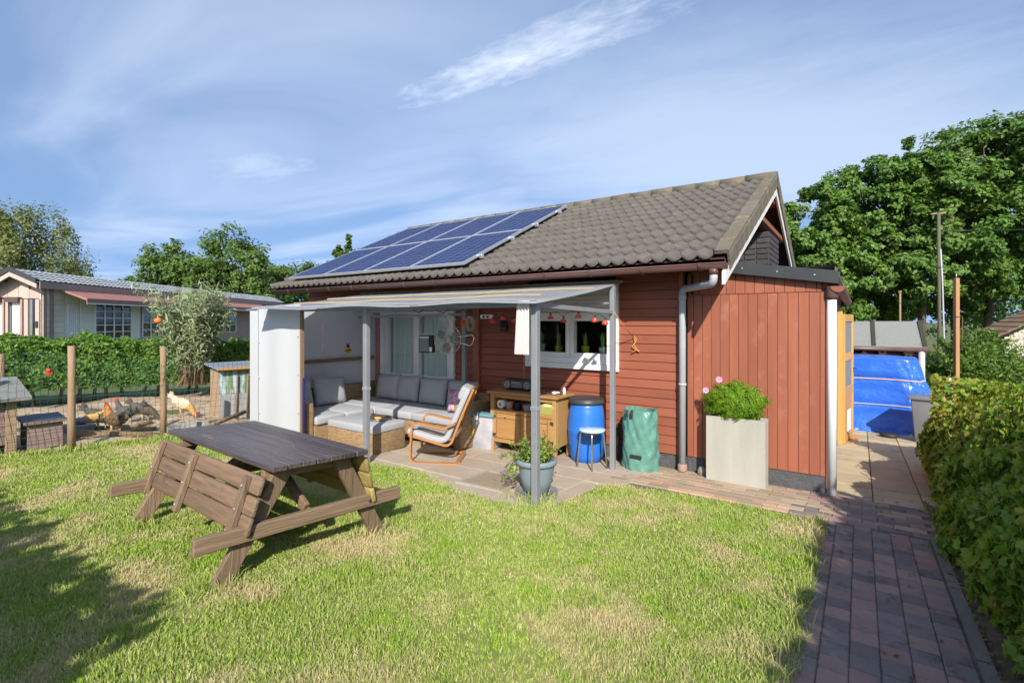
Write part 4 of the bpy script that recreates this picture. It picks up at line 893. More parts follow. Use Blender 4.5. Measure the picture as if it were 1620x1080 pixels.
MB().grid(lambda u, v: ((.26 - .34 * u), -.2 + .38 * v, .435 - .095 * u + .006 * math.sin(9 * v + 4 * u) + .012), 8, 8).build('seat_throw', mat('throw', (.36, .28, .24), (.28, .22, .2), rough=.9), ea)

# storage box with lid
b0 = G(752, 712); bxo = root('storage_box', 'translucent plastic storage box with teal lid beside the cabinet', 'storage box', (b0.x - .05, 5.42, gz(0, 5.42)), .08)
M['cloudy'] = mat('cloudy', (.30, .31, .38), (.45, .44, .45), scale=6, rough=.3, contrast=.3)
MB().hexa([(-.20, -.15, 0), (.20, -.15, 0), (.20, .15, 0), (-.20, .15, 0), (-.23, -.17, .44), (.23, -.17, .44), (.23, .17, .44), (-.23, .17, .44)]).build('tub', M['cloudy'], bxo, bevel=.015, seg=2)
MB().box(-.245, .245, -.185, .185, .442, .485).build('lid', mat('teal_lid', (.10, .22, .24), (.14, .27, .29), rough=.35), bxo, bevel=.012, seg=2)
MB().box(-.13, -.04, -.176, -.168, .20, .28).build('sticker', M['yellow'], bxo); MB().box(-.03, .03, -.20, -.186, .40, .455).build('clip', M['white_pvc'], bxo)
# pale stones and plush lumps on the slabs
for i, (px, py, s, m_, lb) in enumerate(((738, 706, .075, (.62, .52, .38), 'pale rounded stone in front of the storage box'), (727, 701, .065, (.30, .24, .17), 'brown rounded stone behind the pale stone'), (714, 703, .06, (.07, .075, .09), 'dark stone beside the easy chair runner'), (750, 700, .08, (.55, .49, .42), 'light beige stone against the storage box'), (719, 693, .055, (.20, .15, .10), 'dark brown stone behind the easy chair'))):
    g_ = G(px, py); mb = MB(); mb.sphere((0, 0, s * .7), (s * 1.25, s, s * .8), 10, 7, .12); mb.sphere((s * .9, s * .2, s * .5), (s * .7, s * .7, s * .6), 8, 6, .12)
    single(mb, 'stone', mat('stone', m_, tuple(c * .7 for c in m_), scale=12, rough=.9, bump=.5), lb, 'stone', (g_.x, g_.y, gz(g_.x, g_.y) - .005), i, 'stones on the patio')

# cabinet
M['oak'] = woodmat('oak', (.40, .225, .085), (.31, .165, .06), 0, rough=.45, rnd=.06); M['oak_v'] = woodmat('oak_v', (.42, .24, .09), (.33, .18, .065), 2, rough=.45, rnd=.06)
cbx = root('wooden_cabinet', 'honey-coloured wooden cabinet with open shelf against the red wall', 'cabinet', (-3.55, 5.53, gz(0, 5.5)))
cw, cd_, chh = .50, .21, .80
def cbo(x0, x1, y0, y1, z0, z1, nm, m_='oak', par=None, bv=.004): return MB().box(x0, x1, y0, y1, z0, z1).build(nm, M[m_], par or cbx, bevel=bv)
cbo(-cw - .04, cw + .04, -cd_ - .03, cd_ + .0, chh - .03, chh, 'top')
for s in (-1, 1):
    cbo(s * cw - (.0 if s > 0 else -.0) - (.03 if s > 0 else 0), s * cw + (.03 if s < 0 else 0), -cd_ + .05, cd_ - .01, .16, chh - .031, 'side_panel', 'oak_v')
    for y in (-cd_, cd_ - .05): cbo(min(s * cw, s * (cw - .05)) - .002, max(s * cw, s * (cw - .05)) + .002, y, y + .048, 0, chh - .031, 'leg', 'oak_v')
cbo(-cw + .05, cw - .05, -cd_ + .02, cd_ - .02, .15, .17, 'bottom'); cbo(-cw + .05, cw - .05, -cd_ + .02, cd_ - .02, .54, .56, 'shelf'); cbo(-cw + .05, cw - .05, cd_ - .03, cd_ - .02, .17, .76, 'back_panel')
cbo(-cw + .05, cw - .05, -cd_ + .005, -cd_ + .03, .715, .765, 'top_rail'); cbo(-cw + .05, cw - .05, -cd_ + .005, -cd_ + .03, .515, .565, 'shelf_rail'); cbo(-cw + .05, cw - .05, -cd_ + .005, -cd_ + .03, .13, .19, 'bottom_rail'); cbo(-.025, .025, -cd_ + .005, -cd_ + .03, .19, .515, 'centre_stile', 'oak_v')
for x0, x1 in ((-cw + .052, -.027), (.027, cw - .052)):
    d = cbo(x0, x1, -cd_ - .0, -cd_ + .025, .195, .510, 'door', 'oak', None, .005)
    m_ = MB(); yy = -cd_ - .012
    for a, b, c, e in ((x0, x0 + .055, .196, .509), (x1 - .055, x1, .196, .509), (x0 + .055, x1 - .055, .196, .25), (x0 + .055, x1 - .055, .455, .509)): m_.box(a, b, yy, -cd_ - .001, c, e)
    m_.build('door_frame', M['oak'], d, bevel=.004)
    MB().sphere(((x0 + x1) / 2 if x0 < 0 else x0 + .03, yy - .015, .485 if x0 < 0 else .35), .015, 10, 6).build('knob', M['oak_v'], d)
    for zz in (.23, .47): MB().box(x1 - .02 if x0 > 0 else x0 + .0, x1 + .03 if x0 > 0 else x0 + .05, yy - .006, yy - .001, zz - .02, zz + .02).build('hinge', M['black_metal'], d, bevel=.003)
cz = gz(0, 5.5)
# what stands in and on the cabinet
rd = root('radio', 'black portable stereo radio on top of the wooden cabinet', 'radio', (-3.73, 5.56, cz + chh + .002), .06)
MB().box(-.21, .21, -.09, .09, .01, .155).build('body', M['black'], rd, bevel=.035, seg=3)
for s in (-1, 1): MB().tube([(s * .15, -.087, .08), (s * .15, -.096, .08)], .05, 18).build('speaker', M['mesh'], rd)
MB().box(-.085, .085, -.098, -.089, .045, .125).build('front_panel', mat('radio_grey', (.16, .16, .17), rough=.35), rd, bevel=.003); MB().box(-.075, .075, -.102, -.099, .10, .118).build('display', M['chrome'], rd); MB().box(-.18, .18, -.05, .05, 0, .012).build('feet', M['black'], rd)
pr = root('paper_roll', 'white kitchen paper roll on the cabinet shelf', 'paper roll', (-3.93, 5.38, cz + .566 + .055), 0)
MB().tube([(0, 0, 0), (0, .2, 0)], .055, 18).build('paper', M['white_cloth'] if 'white_cloth' in M else mat('paper', (.75, .74, .72), rough=.9), pr); MB().tube([(0, -.003, 0), (0, .01, 0)], .018, 12).build('core', M['brown_wood'], pr)
def pot_on_shelf(x, r, h, col, lab, nm='shelf_pot'):
    single(MB().lathe([(r * .78, 0), (r, h), (r * 1.04, h), (r * .96, h), (r * .7, .02)], 18), nm, mat(nm, col, rough=.5), lab, 'pot', (x, 5.40, cz + .562))
pot_on_shelf(-3.79, .055, .105, (.55, .36, .36), 'pink flower pot beside the paper roll on the shelf'); pot_on_shelf(-3.66, .045, .10, (.03, .04, .07), 'dark pot in the middle of the cabinet shelf'); pot_on_shelf(-3.50, .075, .09, (.30, .28, .36), 'mauve bowl in the middle of the cabinet shelf')
bk = root('green_basket', 'yellow-green basket with cloths on the right of the cabinet shelf', 'basket', (-3.24, 5.42, cz + .562))
MB().hexa([(-.14, -.09, 0), (.14, -.09, 0), (.14, .09, 0), (-.14, .09, 0), (-.17, -.11, .11), (.17, -.11, .11), (.17, .11, .11), (-.17, .11, .11)]).build('tub', mat('basket', (.35, .36, .10), (.3, .3, .08), rough=.7), bk, bevel=.008); MB().sphere((.05, -.03, .10), (.10, .07, .045), 12, 6, .08).build('cloth', mat('yellow_cloth', (.62, .55, .24), rough=.9), bk); MB().sphere((-.07, .02, .12), (.07, .06, .03), 10, 6, .1).build('cloth', mat('green_cloth', (.07, .22, .05), rough=.9), bk)
gp = root('glass_plate', 'flat glass plate lying on the cabinet top', 'plate', (-3.22, 5.57, cz + chh + .002))
MB().lathe([(.10, 0), (.15, .014), (.145, .017), (.09, .005)], 24).build('dish', M['chrome'], gp); MB().sphere((.03, 0, .014), (.06, .04, .012), 10, 5, .1).build('scraps', M['shutter'], gp)
single(MB().lathe([(.02, 0), (.02, .06), (.012, .068), (.012, .085), (.004, .088)], 14), 'small_bottle', M['white_pvc'], 'tiny white bottle at the right edge of the cabinet top', 'bottle', (-3.06, 5.56, cz + chh + .001))
single(MB().tube([(0, 0, 0), (0, 0, .55)], .003, 4), 'shutter_cord', M['shutter'], 'thin pale cord hanging from the window to the radio', 'cord', (PY(829, 575, 5.93).x, 5.93, .63 + .17))

# blue barrel
g_ = G(920, 733); bar_ = root('blue_barrel', 'blue plastic barrel with black lid against the red wall', 'barrel', (-2.81, 5.68, gz(0, 5.68)))
M['blue'] = mat('blue_plastic', (.02, .13, .52), (.025, .16, .58), scale=4, rough=.35, c3=(.12, .24, .55), s3=6, t3=.66)
MB().lathe([(.16, 0), (.19, .01), (.205, .08), (.228, .22), (.235, .36), (.238, .37), (.238, .39), (.235, .40), (.228, .54), (.212, .64), (.20, .68), (.198, .72)], 36).build('body', M['blue'], bar_)
MB().lathe([(.215, .715), (.222, .72), (.222, .745), (.216, .75), (.216, .775), (.20, .78), (.19, .765), (.02, .765)], 36).build('lid', M['black_metal'], bar_)
# stool
st = root('round_stool', 'three-legged style metal stool with round pale blue seat before the barrel', 'stool', (-2.58, 5.36, gz(0, 5.36)))
st['label'] = 'metal stool with round pale blue seat in front of the barrel'
MB().lathe([(.10, .425), (.15, .43), (.155, .445), (.15, .457), (.02, .458)], 28).build('seat', mat('pale_blue_seat', (.40, .56, .66), (.34, .48, .58), scale=8, rough=.4, c3=(.55, .6, .6), s3=7), st)
for k in range(4):
    a = R(25 + 90 * k); MB().tube([(.06 * math.cos(a), .06 * math.sin(a), .425), (.12 * math.cos(a), .12 * math.sin(a), .42), (.135 * math.cos(a), .135 * math.sin(a), .39), (.175 * math.cos(a), .175 * math.sin(a), .0)], .010, 8).build('leg', M['chrome'], st)
MB().box(-.06, .06, -.06, .06, .385, .40).build('seat_plate', M['bent'], st)
# garden waste bag
bg_ = root('garden_bag', 'green woven garden waste bag standing against the red wall', 'bag', (-2.13, 5.73, gz(0, 5.73)))
M['bag'] = mat('bag', (.085, .21, .175), (.115, .27, .225), scale=5, rough=.32, bump=.8, bscale=11)
def tri_(x): return abs(((x / math.pi) % 2) - 1) * 2 - 1
def bagf(u, v):
    a = 2 * math.pi * u; z = .70 * v; r = .205 * (.96 + .10 * math.sin(2.6 * v + .4)) * (1 - .10 * v) + .009 * tri_(4 * a + 5 * v) + .008 * tri_(7 * a - 9 * v + 1) + .006 * tri_(13 * a + 17 * v) * math.sin(5 * v + a) + .004 * tri_(29 * v - 6 * a)
    return (r * 1.02 * math.cos(a), r * .9 * math.sin(a), z + (.012 * math.sin(3 * a) if v > .95 else 0))
MB().grid(bagf, 120, 60).build('sack', M['bag'], bg_)
MB().lathe([(.02, .60), (.15, .62)], 20).build('contents', M['joint'], bg_)
for sg in (-1, 1): MB().ribbon([(.03 * sg - .07, -.165, .70), (.03 * sg - .07, -.185, .66), (.03 * sg - .07, -.187, .62)], (1, 0, 0), .03, .006).build('strap', M['black'], bg_)
MB().box(-.05, .09, -.212, -.20, .16, .20).build('handle', M['black'], bg_, bevel=.004)
# small things by the wall: dark post behind the stool and a stone by the planter
single(MB().box(-.035, .035, -.03, .03, 0, .42).box(-.045, .045, -.04, .04, .42, .45), 'dark_post_stump', M['under'], 'short dark post against the wall between barrel and green bag', 'post', (-2.46, 5.93, gz(0, 5.93)))
mb = MB().sphere((0, 0, .05), (.055, .045, .06), 12, 8, .06); single(mb, 'round_stone', mat('wall_stone', (.25, .24, .22), (.18, .17, .16), scale=14, rough=.9, bump=.4), 'grey round stone between pipe and concrete planter', 'stone', (PY(1111, 745, 5.9).x, 5.90, gz(0, 5.9) - .01))
# access hatch in the patio
q = [G(*p) for p in ((722, 762), (780, 746), (842, 760), (786, 776))]; cx_ = sum((p for p in q), Vector()) / 4
hx = root('access_hatch', 'square pale-framed hatch cover let into the patio', 'hatch', (cx_.x, cx_.y, gz(cx_.x, cx_.y) + .004), 0); hx.rotation_euler = (TILT, 0, .03)
for x0, x1, y0, y1 in ((-.29, .29, -.29, -.25), (-.29, .29, .25, .29), (-.29, -.25, -.25, .25), (.25, .29, -.25, .25)): MB().box(x0, x1, y0, y1, -.02, .010).build('frame_bar', M['concrete'], hx)
MB().box(-.245, .245, -.245, .245, -.02, .003).build('cover', M['paver_tan'], hx, bevel=.003); MB().box(-.03, .03, -.01, .01, .003, .007).build('lift_slot', M['joint'], hx)

# ------------------------------------------------------------------ leaves
def leaf_arrays(P, D, size, aspect=.5, kind='diamond', rs=np.random):
    """P: positions, D: rough outward directions; returns verts and quads of small folded leaves"""
    n = len(P); s = size * rs.uniform(.65, 1.25, n)[:, None]
    nr = D + rs.normal(0, .55, (n, 3)); nr /= np.linalg.norm(nr, axis=1)[:, None] + 1e-9
    t = rs.normal(0, 1, (n, 3)); t -= nr * (t * nr).sum(1)[:, None]; t /= np.linalg.norm(t, axis=1)[:, None] + 1e-9
    b = np.cross(nr, t)
    if kind == 'diamond':
        V = np.stack([P - t * s * .5, P + b * s * aspect * .5 + nr * s * .10, P + t * s * .5, P - b * s * aspect * .5 + nr * s * .10], 1)
        return V.reshape(-1, 3), np.arange(n * 4).reshape(n, 4)
    # lobed leaf: two halves folded along the midrib, 4 quads per leaf
    prof = [(-.5, 0), (-.30, .42), (-.02, .26), (.12, .50), (.24, .2), (.5, 0)]
    vs = []
    for x, y in prof: vs.append(P + t * s * x + b * s * aspect * y + nr * s * .16 * abs(y))
    for x, y in prof[1:-1]: vs.append(P + t * s * x - b * s * aspect * y + nr * s * .16 * abs(y))
    V = np.stack(vs, 1).reshape(-1, 3); o = np.arange(n)[:, None] * 10
    Q = np.concatenate([o + np.array([[0, 1, 2, 2 + 0]])[:, :4] * 0 + np.array([[0, 1, 2, 5]]), o + np.array([[2, 3, 4, 5]]), o + np.array([[0, 5, 7, 6]]), o + np.array([[5, 9, 8, 7]])])
    return V, Q
def foliage(name, P, D, size, m_, parent=None, aspect=.5, kind='diamond', bias=None):
    if parent is not None: P = (np.concatenate([P, np.ones((len(P), 1))], 1) @ np.array(WM[parent].inverted()).T)[:, :3]
    V, Q = leaf_arrays(P, D, size, aspect, kind); r = np.random.rand(len(P))
    if bias is not None: r = np.clip(r * .75 + bias, 0, 1)
    me = arrays_mesh(name, V, Q, m_, np.tile(r, len(Q) // len(P)), smooth=False)
    o = bpy.data.objects.new(name, me); C.objects.link(o)
    if parent is not None: o.parent = parent; WM[o] = WM[parent]
    return o

# concrete planter with feathery flower plant
pl0, pl1 = G(1117, 757), G(1213, 770)
pz = gz(0, 5.8); px0, px1 = pl0.x, pl1.x; pyf = 5.76
pn = root('concrete_planter', 'tall grey concrete planter against the vertical red planks', 'planter', ((px0 + px1) / 2, pyf + .10, pz))
M['planter'] = mat('planter', (.40, .39, .345), (.33, .32, .28), scale=2.5, rough=.85, stretch=(3, 3, .5), bump=.2, bscale=40, c3=(.47, .46, .42), s3=3, t3=.6)
hwp = (px1 - px0) / 2
mb = MB(); T_ = .03; H_ = .70
mb.box(-hwp, hwp, -.10, -.10 + T_, -.02, H_); mb.box(-hwp, hwp, .10 - T_, .10, -.02, H_); mb.box(-hwp, -hwp + T_, -.10 + T_, .10 - T_, -.02, H_); mb.box(hwp - T_, hwp, -.10 + T_, .10 - T_, -.02, H_)
mb.build('trough', M['planter'], pn); MB().box(-hwp + T_, hwp - T_, -.10 + T_, .10 - T_, .3, H_ - .03).build('soil', M['joint'], pn)
fl = root('flowering_plant', 'bushy bright green feathery plant with pink flowers in the concrete planter', 'plant', ((px0 + px1) / 2, pyf + .10, pz + H_ - .03))
n = 15000; u = np.random.normal(0, 1, (n, 3)); u /= np.linalg.norm(u, axis=1)[:, None]; rr = np.random.uniform(.45, 1, n) ** .6
bump_ = 1 + .13 * np.sin(u[:, 0] * 7 + 1) * np.sin(u[:, 2] * 8) + .1 * np.sin(u[:, 0] * 17 + u[:, 1] * 11)
P = u * rr[:, None] * bump_[:, None] * np.array([hwp + .02, .17, .21]) + np.array([-.02, -.01, .19]); P[:, 2] = np.maximum(P[:, 2], .0) + .06 * (P[:, 0] / hwp < -.1) * 0
P += np.array(fl.location)
M['feather'] = leafmat('feather', [(.10, .20, .015), (.18, .33, .02), (.30, .45, .04)], nscale=12)
foliage('foliage', P, u, .05, M['feather'], fl, aspect=.13)
stm = MB()
for k in range(16):
    x = random.uniform(-hwp + .04, hwp - .04); stm.tube([(x, random.uniform(-.05, .05), 0), (x * 1.1, random.uniform(-.08, .05), .22)], .004, 5)
stm.build('stems', mat('stem', (.13, .16, .05), rough=.7), fl)
M['pink'] = mat('pink', (.72, .30, .58), (.8, .45, .68), rough=.6)
for (fx, fy) in ((1138, 600), (1117, 617)):
    c = PY(fx, fy, pyf + .02); mb = MB()
    for k in range(8):
        a = k * math.pi / 4; d = Vector((math.cos(a), -.25, math.sin(a))); s = Vector((-math.sin(a), 0, math.cos(a)))
        mb.add([c + d * .006, c + d * .025 + s * .011, c + d * .038, c + d * .025 - s * .011], [(0, 1, 2, 3)])
    f_ = mb.build('flower', M['pink'], fl, world=True); MB().sphere(c + Vector((0, -.008, 0)), .009, 8, 5).build('flower_centre', M['yellow'], f_, world=True)
    MB().tube([c + Vector((0, .005, 0)), c + Vector((.03, .05, -.12))], .003, 4).build('flower_stem', M['feather'], fl, world=True)
# grey pot on a saucer
pc = Vector((-2.55, 4.08, gz(0, 4.08))); gpt = root('flower_pot', 'round blue-grey pot with thick rim behind the front canopy post', 'pot', pc)
M['bluegrey'] = mat('bluegrey', (.20, .255, .29), (.16, .20, .235), scale=4, rough=.4, stretch=(3, 3, .6), c3=(.30, .35, .38), s3=5, t3=.6)
MB().lathe([(.11, .035), (.125, .045), (.155, .16), (.175, .27), (.178, .285), (.195, .29), (.20, .31), (.195, .335), (.18, .34), (.165, .33), (.16, .29), (.02, .285)], 36).build('body', M['bluegrey'], gpt)
single(MB().lathe([(.19, 0), (.205, .012), (.205, .028), (.19, .03), (.18, .02), (.02, .018)], 32), 'pot_saucer', mat('saucer', (.15, .155, .16), (.2, .2, .2), rough=.6), 'dark round saucer under the blue-grey pot', 'saucer', (pc.x, pc.y, pc.z + .004))
hb_ = root('pot_herbs', 'wild mixed herbs spilling out of the blue-grey pot', 'plant', pc + Vector((0, 0, .29)))
n = 1500; P = np.zeros((n, 3)); D = np.zeros((n, 3)); stm = MB()
for k in range(60):
    a = random.uniform(0, 6.28); r0 = random.uniform(0, .14); lean = random.uniform(.02, .16); h = random.uniform(.10, .30)
    if k < 14: a = random.gauss(3.5, .5); lean = random.uniform(.15, .30); h = random.uniform(-.22, .06)       # trailing over the rim to the left
    b = Vector((r0 * math.cos(a), r0 * math.sin(a), 0)); e = b + Vector((lean * math.cos(a), lean * math.sin(a), h)); mid = (b + e) / 2 + Vector((0, 0, .10 if h < .06 else .02))
    stm.tube([b, mid, e], .0025, 4)
    for q in range(25):
        t = random.uniform(.15, 1); p = b * (1 - t) ** 2 + mid * 2 * t * (1 - t) + e * t * t; P[k * 25 + q] = p + Vector((random.gauss(0, .014), random.gauss(0, .014), random.gauss(0, .012))); D[k * 25 + q] = (math.cos(a) * .5, math.sin(a) * .5, .8)
stm.build('stems', mat('stem2', (.15, .19, .06), rough=.7), hb_)
M['herb'] = leafmat('herb', [(.10, .17, .03), (.20, .30, .05), (.34, .42, .10)], nscale=9)
foliage('foliage', P + np.array(hb_.location), D, .036, M['herb'], hb_, aspect=.55)
for (fx, fy) in ((797, 745), (792, 747), (838, 699)):
    c = PY(fx, fy, 3.98); MB().sphere(c, .010, 7, 5, .2).sphere(c + Vector((.014, 0, .006)), .008, 7, 5, .2).build('flower', mat('violet', (.25, .07, .42), rough=.7), hb_, world=True)

# ------------------------------------------------------------------ picnic table with folded-up benches
M['old_wood'] = woodmat('old_wood', (.25, .165, .105), (.10, .065, .042), 0, rough=.75, rnd=.2, c3=(.085, .06, .045), t3=.60, bump=.5, s3=3.5)
M['old_wood_v'] = woodmat('old_wood_v', (.25, .17, .11), (.11, .075, .05), 2, rough=.75, rnd=.15, bump=.5, c3=(.09, .065, .05), t3=.6, s3=3.5)
M['old_wood_y'] = woodmat('old_wood_y', (.26, .18, .115), (.12, .08, .052), 1, rough=.75, rnd=.12, bump=.5, c3=(.10, .07, .055), t3=.6, s3=3.5)
M['dark_top'] = woodmat('dark_top', (.035, .032, .042), (.11, .085, .075), 0, rough=.36, rnd=.25, c3=(.20, .145, .095), t3=.62, bump=.55, s3=4)
M['mossy'] = woodmat('mossy', (.26, .20, .06), (.19, .13, .06), 0, rough=.75, rnd=.1, c3=(.33, .27, .08), t3=.5)
tb = root('picnic_table', 'brown weathered picnic table with folded-up benches on the lawn', 'picnic table', (-3.69, 1.98, gz(0, 1.98)), R(-3.0))
tb.rotation_euler = (TILT, 0, R(-3.0)); WM[tb] = Matrix.Translation(tb.location) @ tb.rotation_euler.to_matrix().to_4x4()
TH = .665; TX = .84; pwid = .0915
for k in range(7):
    y = -.294 + k * .098; MB().box(-TX + random.uniform(-.008, .008), TX + random.uniform(-.008, .008), y - pwid / 2, y + pwid / 2, TH - .035, TH + random.uniform(-.002, .002)).build('top_plank', M['dark_top'], tb, bevel=.005)
for s in (-1, 1):
    fx = s * .66
    MB().box(fx - .022, fx + .022, -.31, .31, TH - .115, TH - .039).build('top_bearer', M['old_wood_y'], tb, bevel=.004)
    for e in (-1, 1):
        MB().bar((fx + s * .045, e * .555, .0), (fx + s * .045, e * .19, TH - .042), .042, .105, up=(0, 1, .5)).build('leg', M['old_wood_v'], tb, bevel=.004)
    MB().box(fx - .024 + s * .092, fx + .022 + s * .092, -.72, .70, .235, .325).build('bench_bearer', M['old_wood_y'], tb, bevel=.006)
    for e in (-1, 1):
        MB().tube([(fx + s * .113, e * .42, .28), (fx + s * .122, e * .42, .28)], .012, 8).build('bolt', M['black_metal'], tb)
    MB().bar((s * .08, 0, TH - .06), (fx - s * .01, 0, .30), .035, .07).build('brace', M['old_wood'], tb, bevel=.004)
for e in (-1, 1):
    # bench boards stand on edge, leaning in against the table top
    y0, z0, y1, z1 = e * .47, .265, e * .375, .605
    d = Vector((0, y1 - y0, z1 - z0)); L_ = d.length; d.normalize(); nn = Vector((0, e * d.z, -e * d.y)); bl_ = .80
    for k in range(3):
        a = k * L_ / 3 + .004; b = (k + 1) * L_ / 3 - .004; p, q = Vector((0, y0, z0)) + d * a, Vector((0, y0, z0)) + d * b; X_ = Vector((bl_ + random.uniform(-.006, .006), 0, 0))
        MB().hexa([p - X_, p + X_, p + X_ - nn * .034, p - X_ - nn * .034, q - X_, q + X_, q + X_ - nn * .034, q - X_ - nn * .034]).build('bench_plank', M['old_wood'] if e < 0 else M['mossy'], tb, bevel=.012, seg=2).rotation_euler = (0, random.gauss(0, .003), random.gauss(0, .003))
    for x in (-.75, -.14, .66):
        p, q = Vector((x, y0, z0)) - d * .05 + nn * .019, Vector((x, y0, z0)) + d * (L_ - .02) + nn * .019
        bt = MB().bar(p, q, .055, .036, up=nn).build('bench_batten', M['old_wood_v'], tb, bevel=.004)
        for f_ in (.12, .5, .85): c_ = p.lerp(q, f_) + nn * .018; MB().tube([c_, c_ + nn * .005], .008, 8).build('screw', M['alu'], bt)
# ------------------------------------------------------------------ chicken run
M['soil'] = mat('soil', (.36, .27, .185), (.44, .345, .25), scale=3, rough=.95, bump=.9, bscale=14, c3=(.15, .11, .07), s3=5, t3=.55)
SOIL = [(-7.78, .2), (-7.80, 3.0), (-7.60, 5.9), (-7.6, 9.2), (-12.2, 9.2), (-12.2, .2)]
def soilz(x, y): return gz(x, y) + .03 * math.sin(x * 2.3 + y) + .03 * math.sin(y * 3.1 - x * 1.7) + .02 * math.sin(x * 6 + 2) * math.sin(y * 7)
mb = MB(); mb.grid(lambda u, v: (-12.6 + 4.82 * u, .2 + 9 * v, soilz(-12.6 + 4.82 * u, .2 + 9 * v) * 1.0 + .03 * (1 - u) - (.03 if u > .97 else 0)), 40, 60)
struct(mb.build('soil', M['soil']))
# loose twigs and straw on the soil (nobody could count them)
mb = MB()
for k in range(420):
    x, y = random.uniform(-11.5, -7.9), random.uniform(1.2, 6); a = random.uniform(0, 6.28); l = random.uniform(.04, .25); z = soilz(x, y) + .02
    mb.bar((x, y, z), (x + l * math.cos(a), y + l * math.sin(a), z + random.uniform(-.01, .03)), .008, .006)
o = mb.build('ground_litter', mat('litter', (.36, .27, .16), (.2, .14, .09), rough=.9, scale=3)); o['kind'] = 'stuff'; o['label'] = 'twigs and straw scattered over the chicken run'
M['post_wood'] = woodmat('post_wood', (.30, .20, .115), (.21, .14, .085), 2, rough=.8, c3=(.36, .27, .18))
M['green_wire'] = mat('green_wire', (.025, .10, .065), (.035, .13, .08), rough=.5)
FXL = -7.80
fps = [G(113, 712), G(258, 692)]
fence = root('wire_fence', 'green wire mesh fence on round wooden posts before the chickens', 'fence', (FXL, 2.5, gz(0, 2.5)))
mb = MB(); y = .3
wr = random.Random(3)
def fy(y, z): return FXL + .03 * math.sin(y * 2.1) + .02 * math.sin(z * 4 + y)
while y < 5.7:
    top = 1.05 if y > 2.0 else 1.22
    b = gz(0, y); mb.tube([(fy(y, q), y + .02 * math.sin(q * 5 + y), b + q) for q in (0, .3, .6, .9, top)], .0021, 3, caps=False); y += .068
zq = .02
while zq < 1.22:
    mb.tube([(fy(.3 + .45 * k, zq), .3 + .45 * k, gz(0, .3 + .45 * k) + zq + .006 * math.sin(k)) for k in range(13) if zq < 1.06 or k < 5], .0021, 3, caps=False); zq += .088
mb.build('wire_mesh', M['green_wire'], fence, world=True)
for i, p in enumerate([Vector((FXL + .02, .85, gz(0, .85)))] + fps + [Vector((FXL + .05, 4.1, gz(0, 4.1))), Vector((FXL + .05, 5.3, gz(0, 5.3)))]):
    h = 1.25; x, y, z = p.x, p.y, gz(p.x, p.y)
    MB().tube([(x, y, z - .05), (x + .005, y, z + .4), (x - .01, y + .005, z + .8), (x, y, z + h)], [.042, .040, .038, .036], 10).build('fence_post', M['post_wood'], fence, world=True)
# leaning pole at the right of the run
a, b = G(300, 690), PX(393, 652, -7.9)
single(MB().tube([(a.x - .1, a.y, soilz(a.x, a.y) + .06), (b.x - .1, b.y, b.z)], [.035, .03], 9), 'leaning_pole', M['post_wood'], 'long bare pole leaning along the fence by the white panel', 'pole')
# log edging along the fence foot
for i, (p0, p1, r) in enumerate((((118, 690), (250, 676), .035), ((125, 697), (255, 683), .032), ((120, 703), (258, 690), .038), ((196, 704), (262, 697), .028))):
    a, b = G(*p0), G(*p1); 
    a.x -= .22 - i * .05; b.x -= .22 - i * .05
    pts = [a.lerp(b, q / 4) + Vector((0, 0, r + .012 * math.sin(q * 2 + i))) for q in range(5)]
    for q in pts: q.z = soilz(q.x, q.y) + r
    single(MB().tube(pts, [r, r * 1.05, r * .95, r, r * .9], 9), 'ground_log', M['post_wood'], ['thin log lying farthest from the fence behind the hens', 'second log from the back under the rooster', 'third thick log at the fence foot', 'short front log nearest the lawn by the fence'][i], 'log', group='logs lying along the run')
# coops
M['coop_wall'] = woodmat('coop_wall', (.30, .21, .20), (.24, .165, .15), 1, rough=.8, rnd=.1)
M['coop_frame'] = woodmat('coop_frame', (.36, .25, .16), (.28, .19, .12), 2, rough=.8)
M['felt'] = mat('felt', (.19, .20, .19), (.25, .25, .23), scale=20, rough=.95, bump=.5, bscale=90, c3=(.14, .15, .14), s3=2)
c0 = G(40, 720); cx1 = FXL - .10
cz0 = gz(0, 1.0)
cpo = root('chicken_coop', 'large pinkish wooden coop with grey felt roof at the left edge', 'coop', (cx1 - .4, 1.0, cz0))
yr = 1.47
for k in range(5):
    MB().box(cx1 - .05, cx1 - .02, .45, yr - .10, cz0 + .10 + k * .105, cz0 + .10 + k * .105 + .100).build('plank', M['coop_wall'], cpo, world=True, bevel=.003)
    MB().box(cx1 - .72, cx1 - .06, yr - .05, yr - .02, cz0 + .10 + k * .105, cz0 + .10 + k * .105 + .100).build('plank', M['coop_wall'], cpo, world=True, bevel=.003)
MB().box(cx1 - .70, cx1 - .06, .45, yr - .06, cz0 + .05, cz0 + .62).build('inner_wall', M['under'], cpo, world=True)
for y in (yr - .10, .40): MB().box(cx1 - .06, cx1, y, y + .09, cz0, cz0 + .62).build('corner_post', M['coop_frame'], cpo, world=True, bevel=.003)
MB().hexa([(cx1 + .09, .3, cz0 + .60), (cx1 + .09, yr + .10, cz0 + .60), (cx1 - .38, yr + .06, cz0 + .80), (cx1 - .38, .3, cz0 + .80), (cx1 + .09, .3, cz0 + .64), (cx1 + .09, yr + .10, cz0 + .64), (cx1 - .38, yr + .06, cz0 + .84), (cx1 - .38, .3, cz0 + .84)]).hexa([(cx1 - .385, .3, cz0 + .80), (cx1 - .385, yr + .06, cz0 + .80), (cx1 - .85, yr + .1, cz0 + .60), (cx1 - .85, .3, cz0 + .60), (cx1 - .385, .3, cz0 + .84), (cx1 - .385, yr + .06, cz0 + .84), (cx1 - .85, yr + .1, cz0 + .64), (cx1 - .85, .3, cz0 + .64)]).build('roof', M['felt'], cpo, world=True)
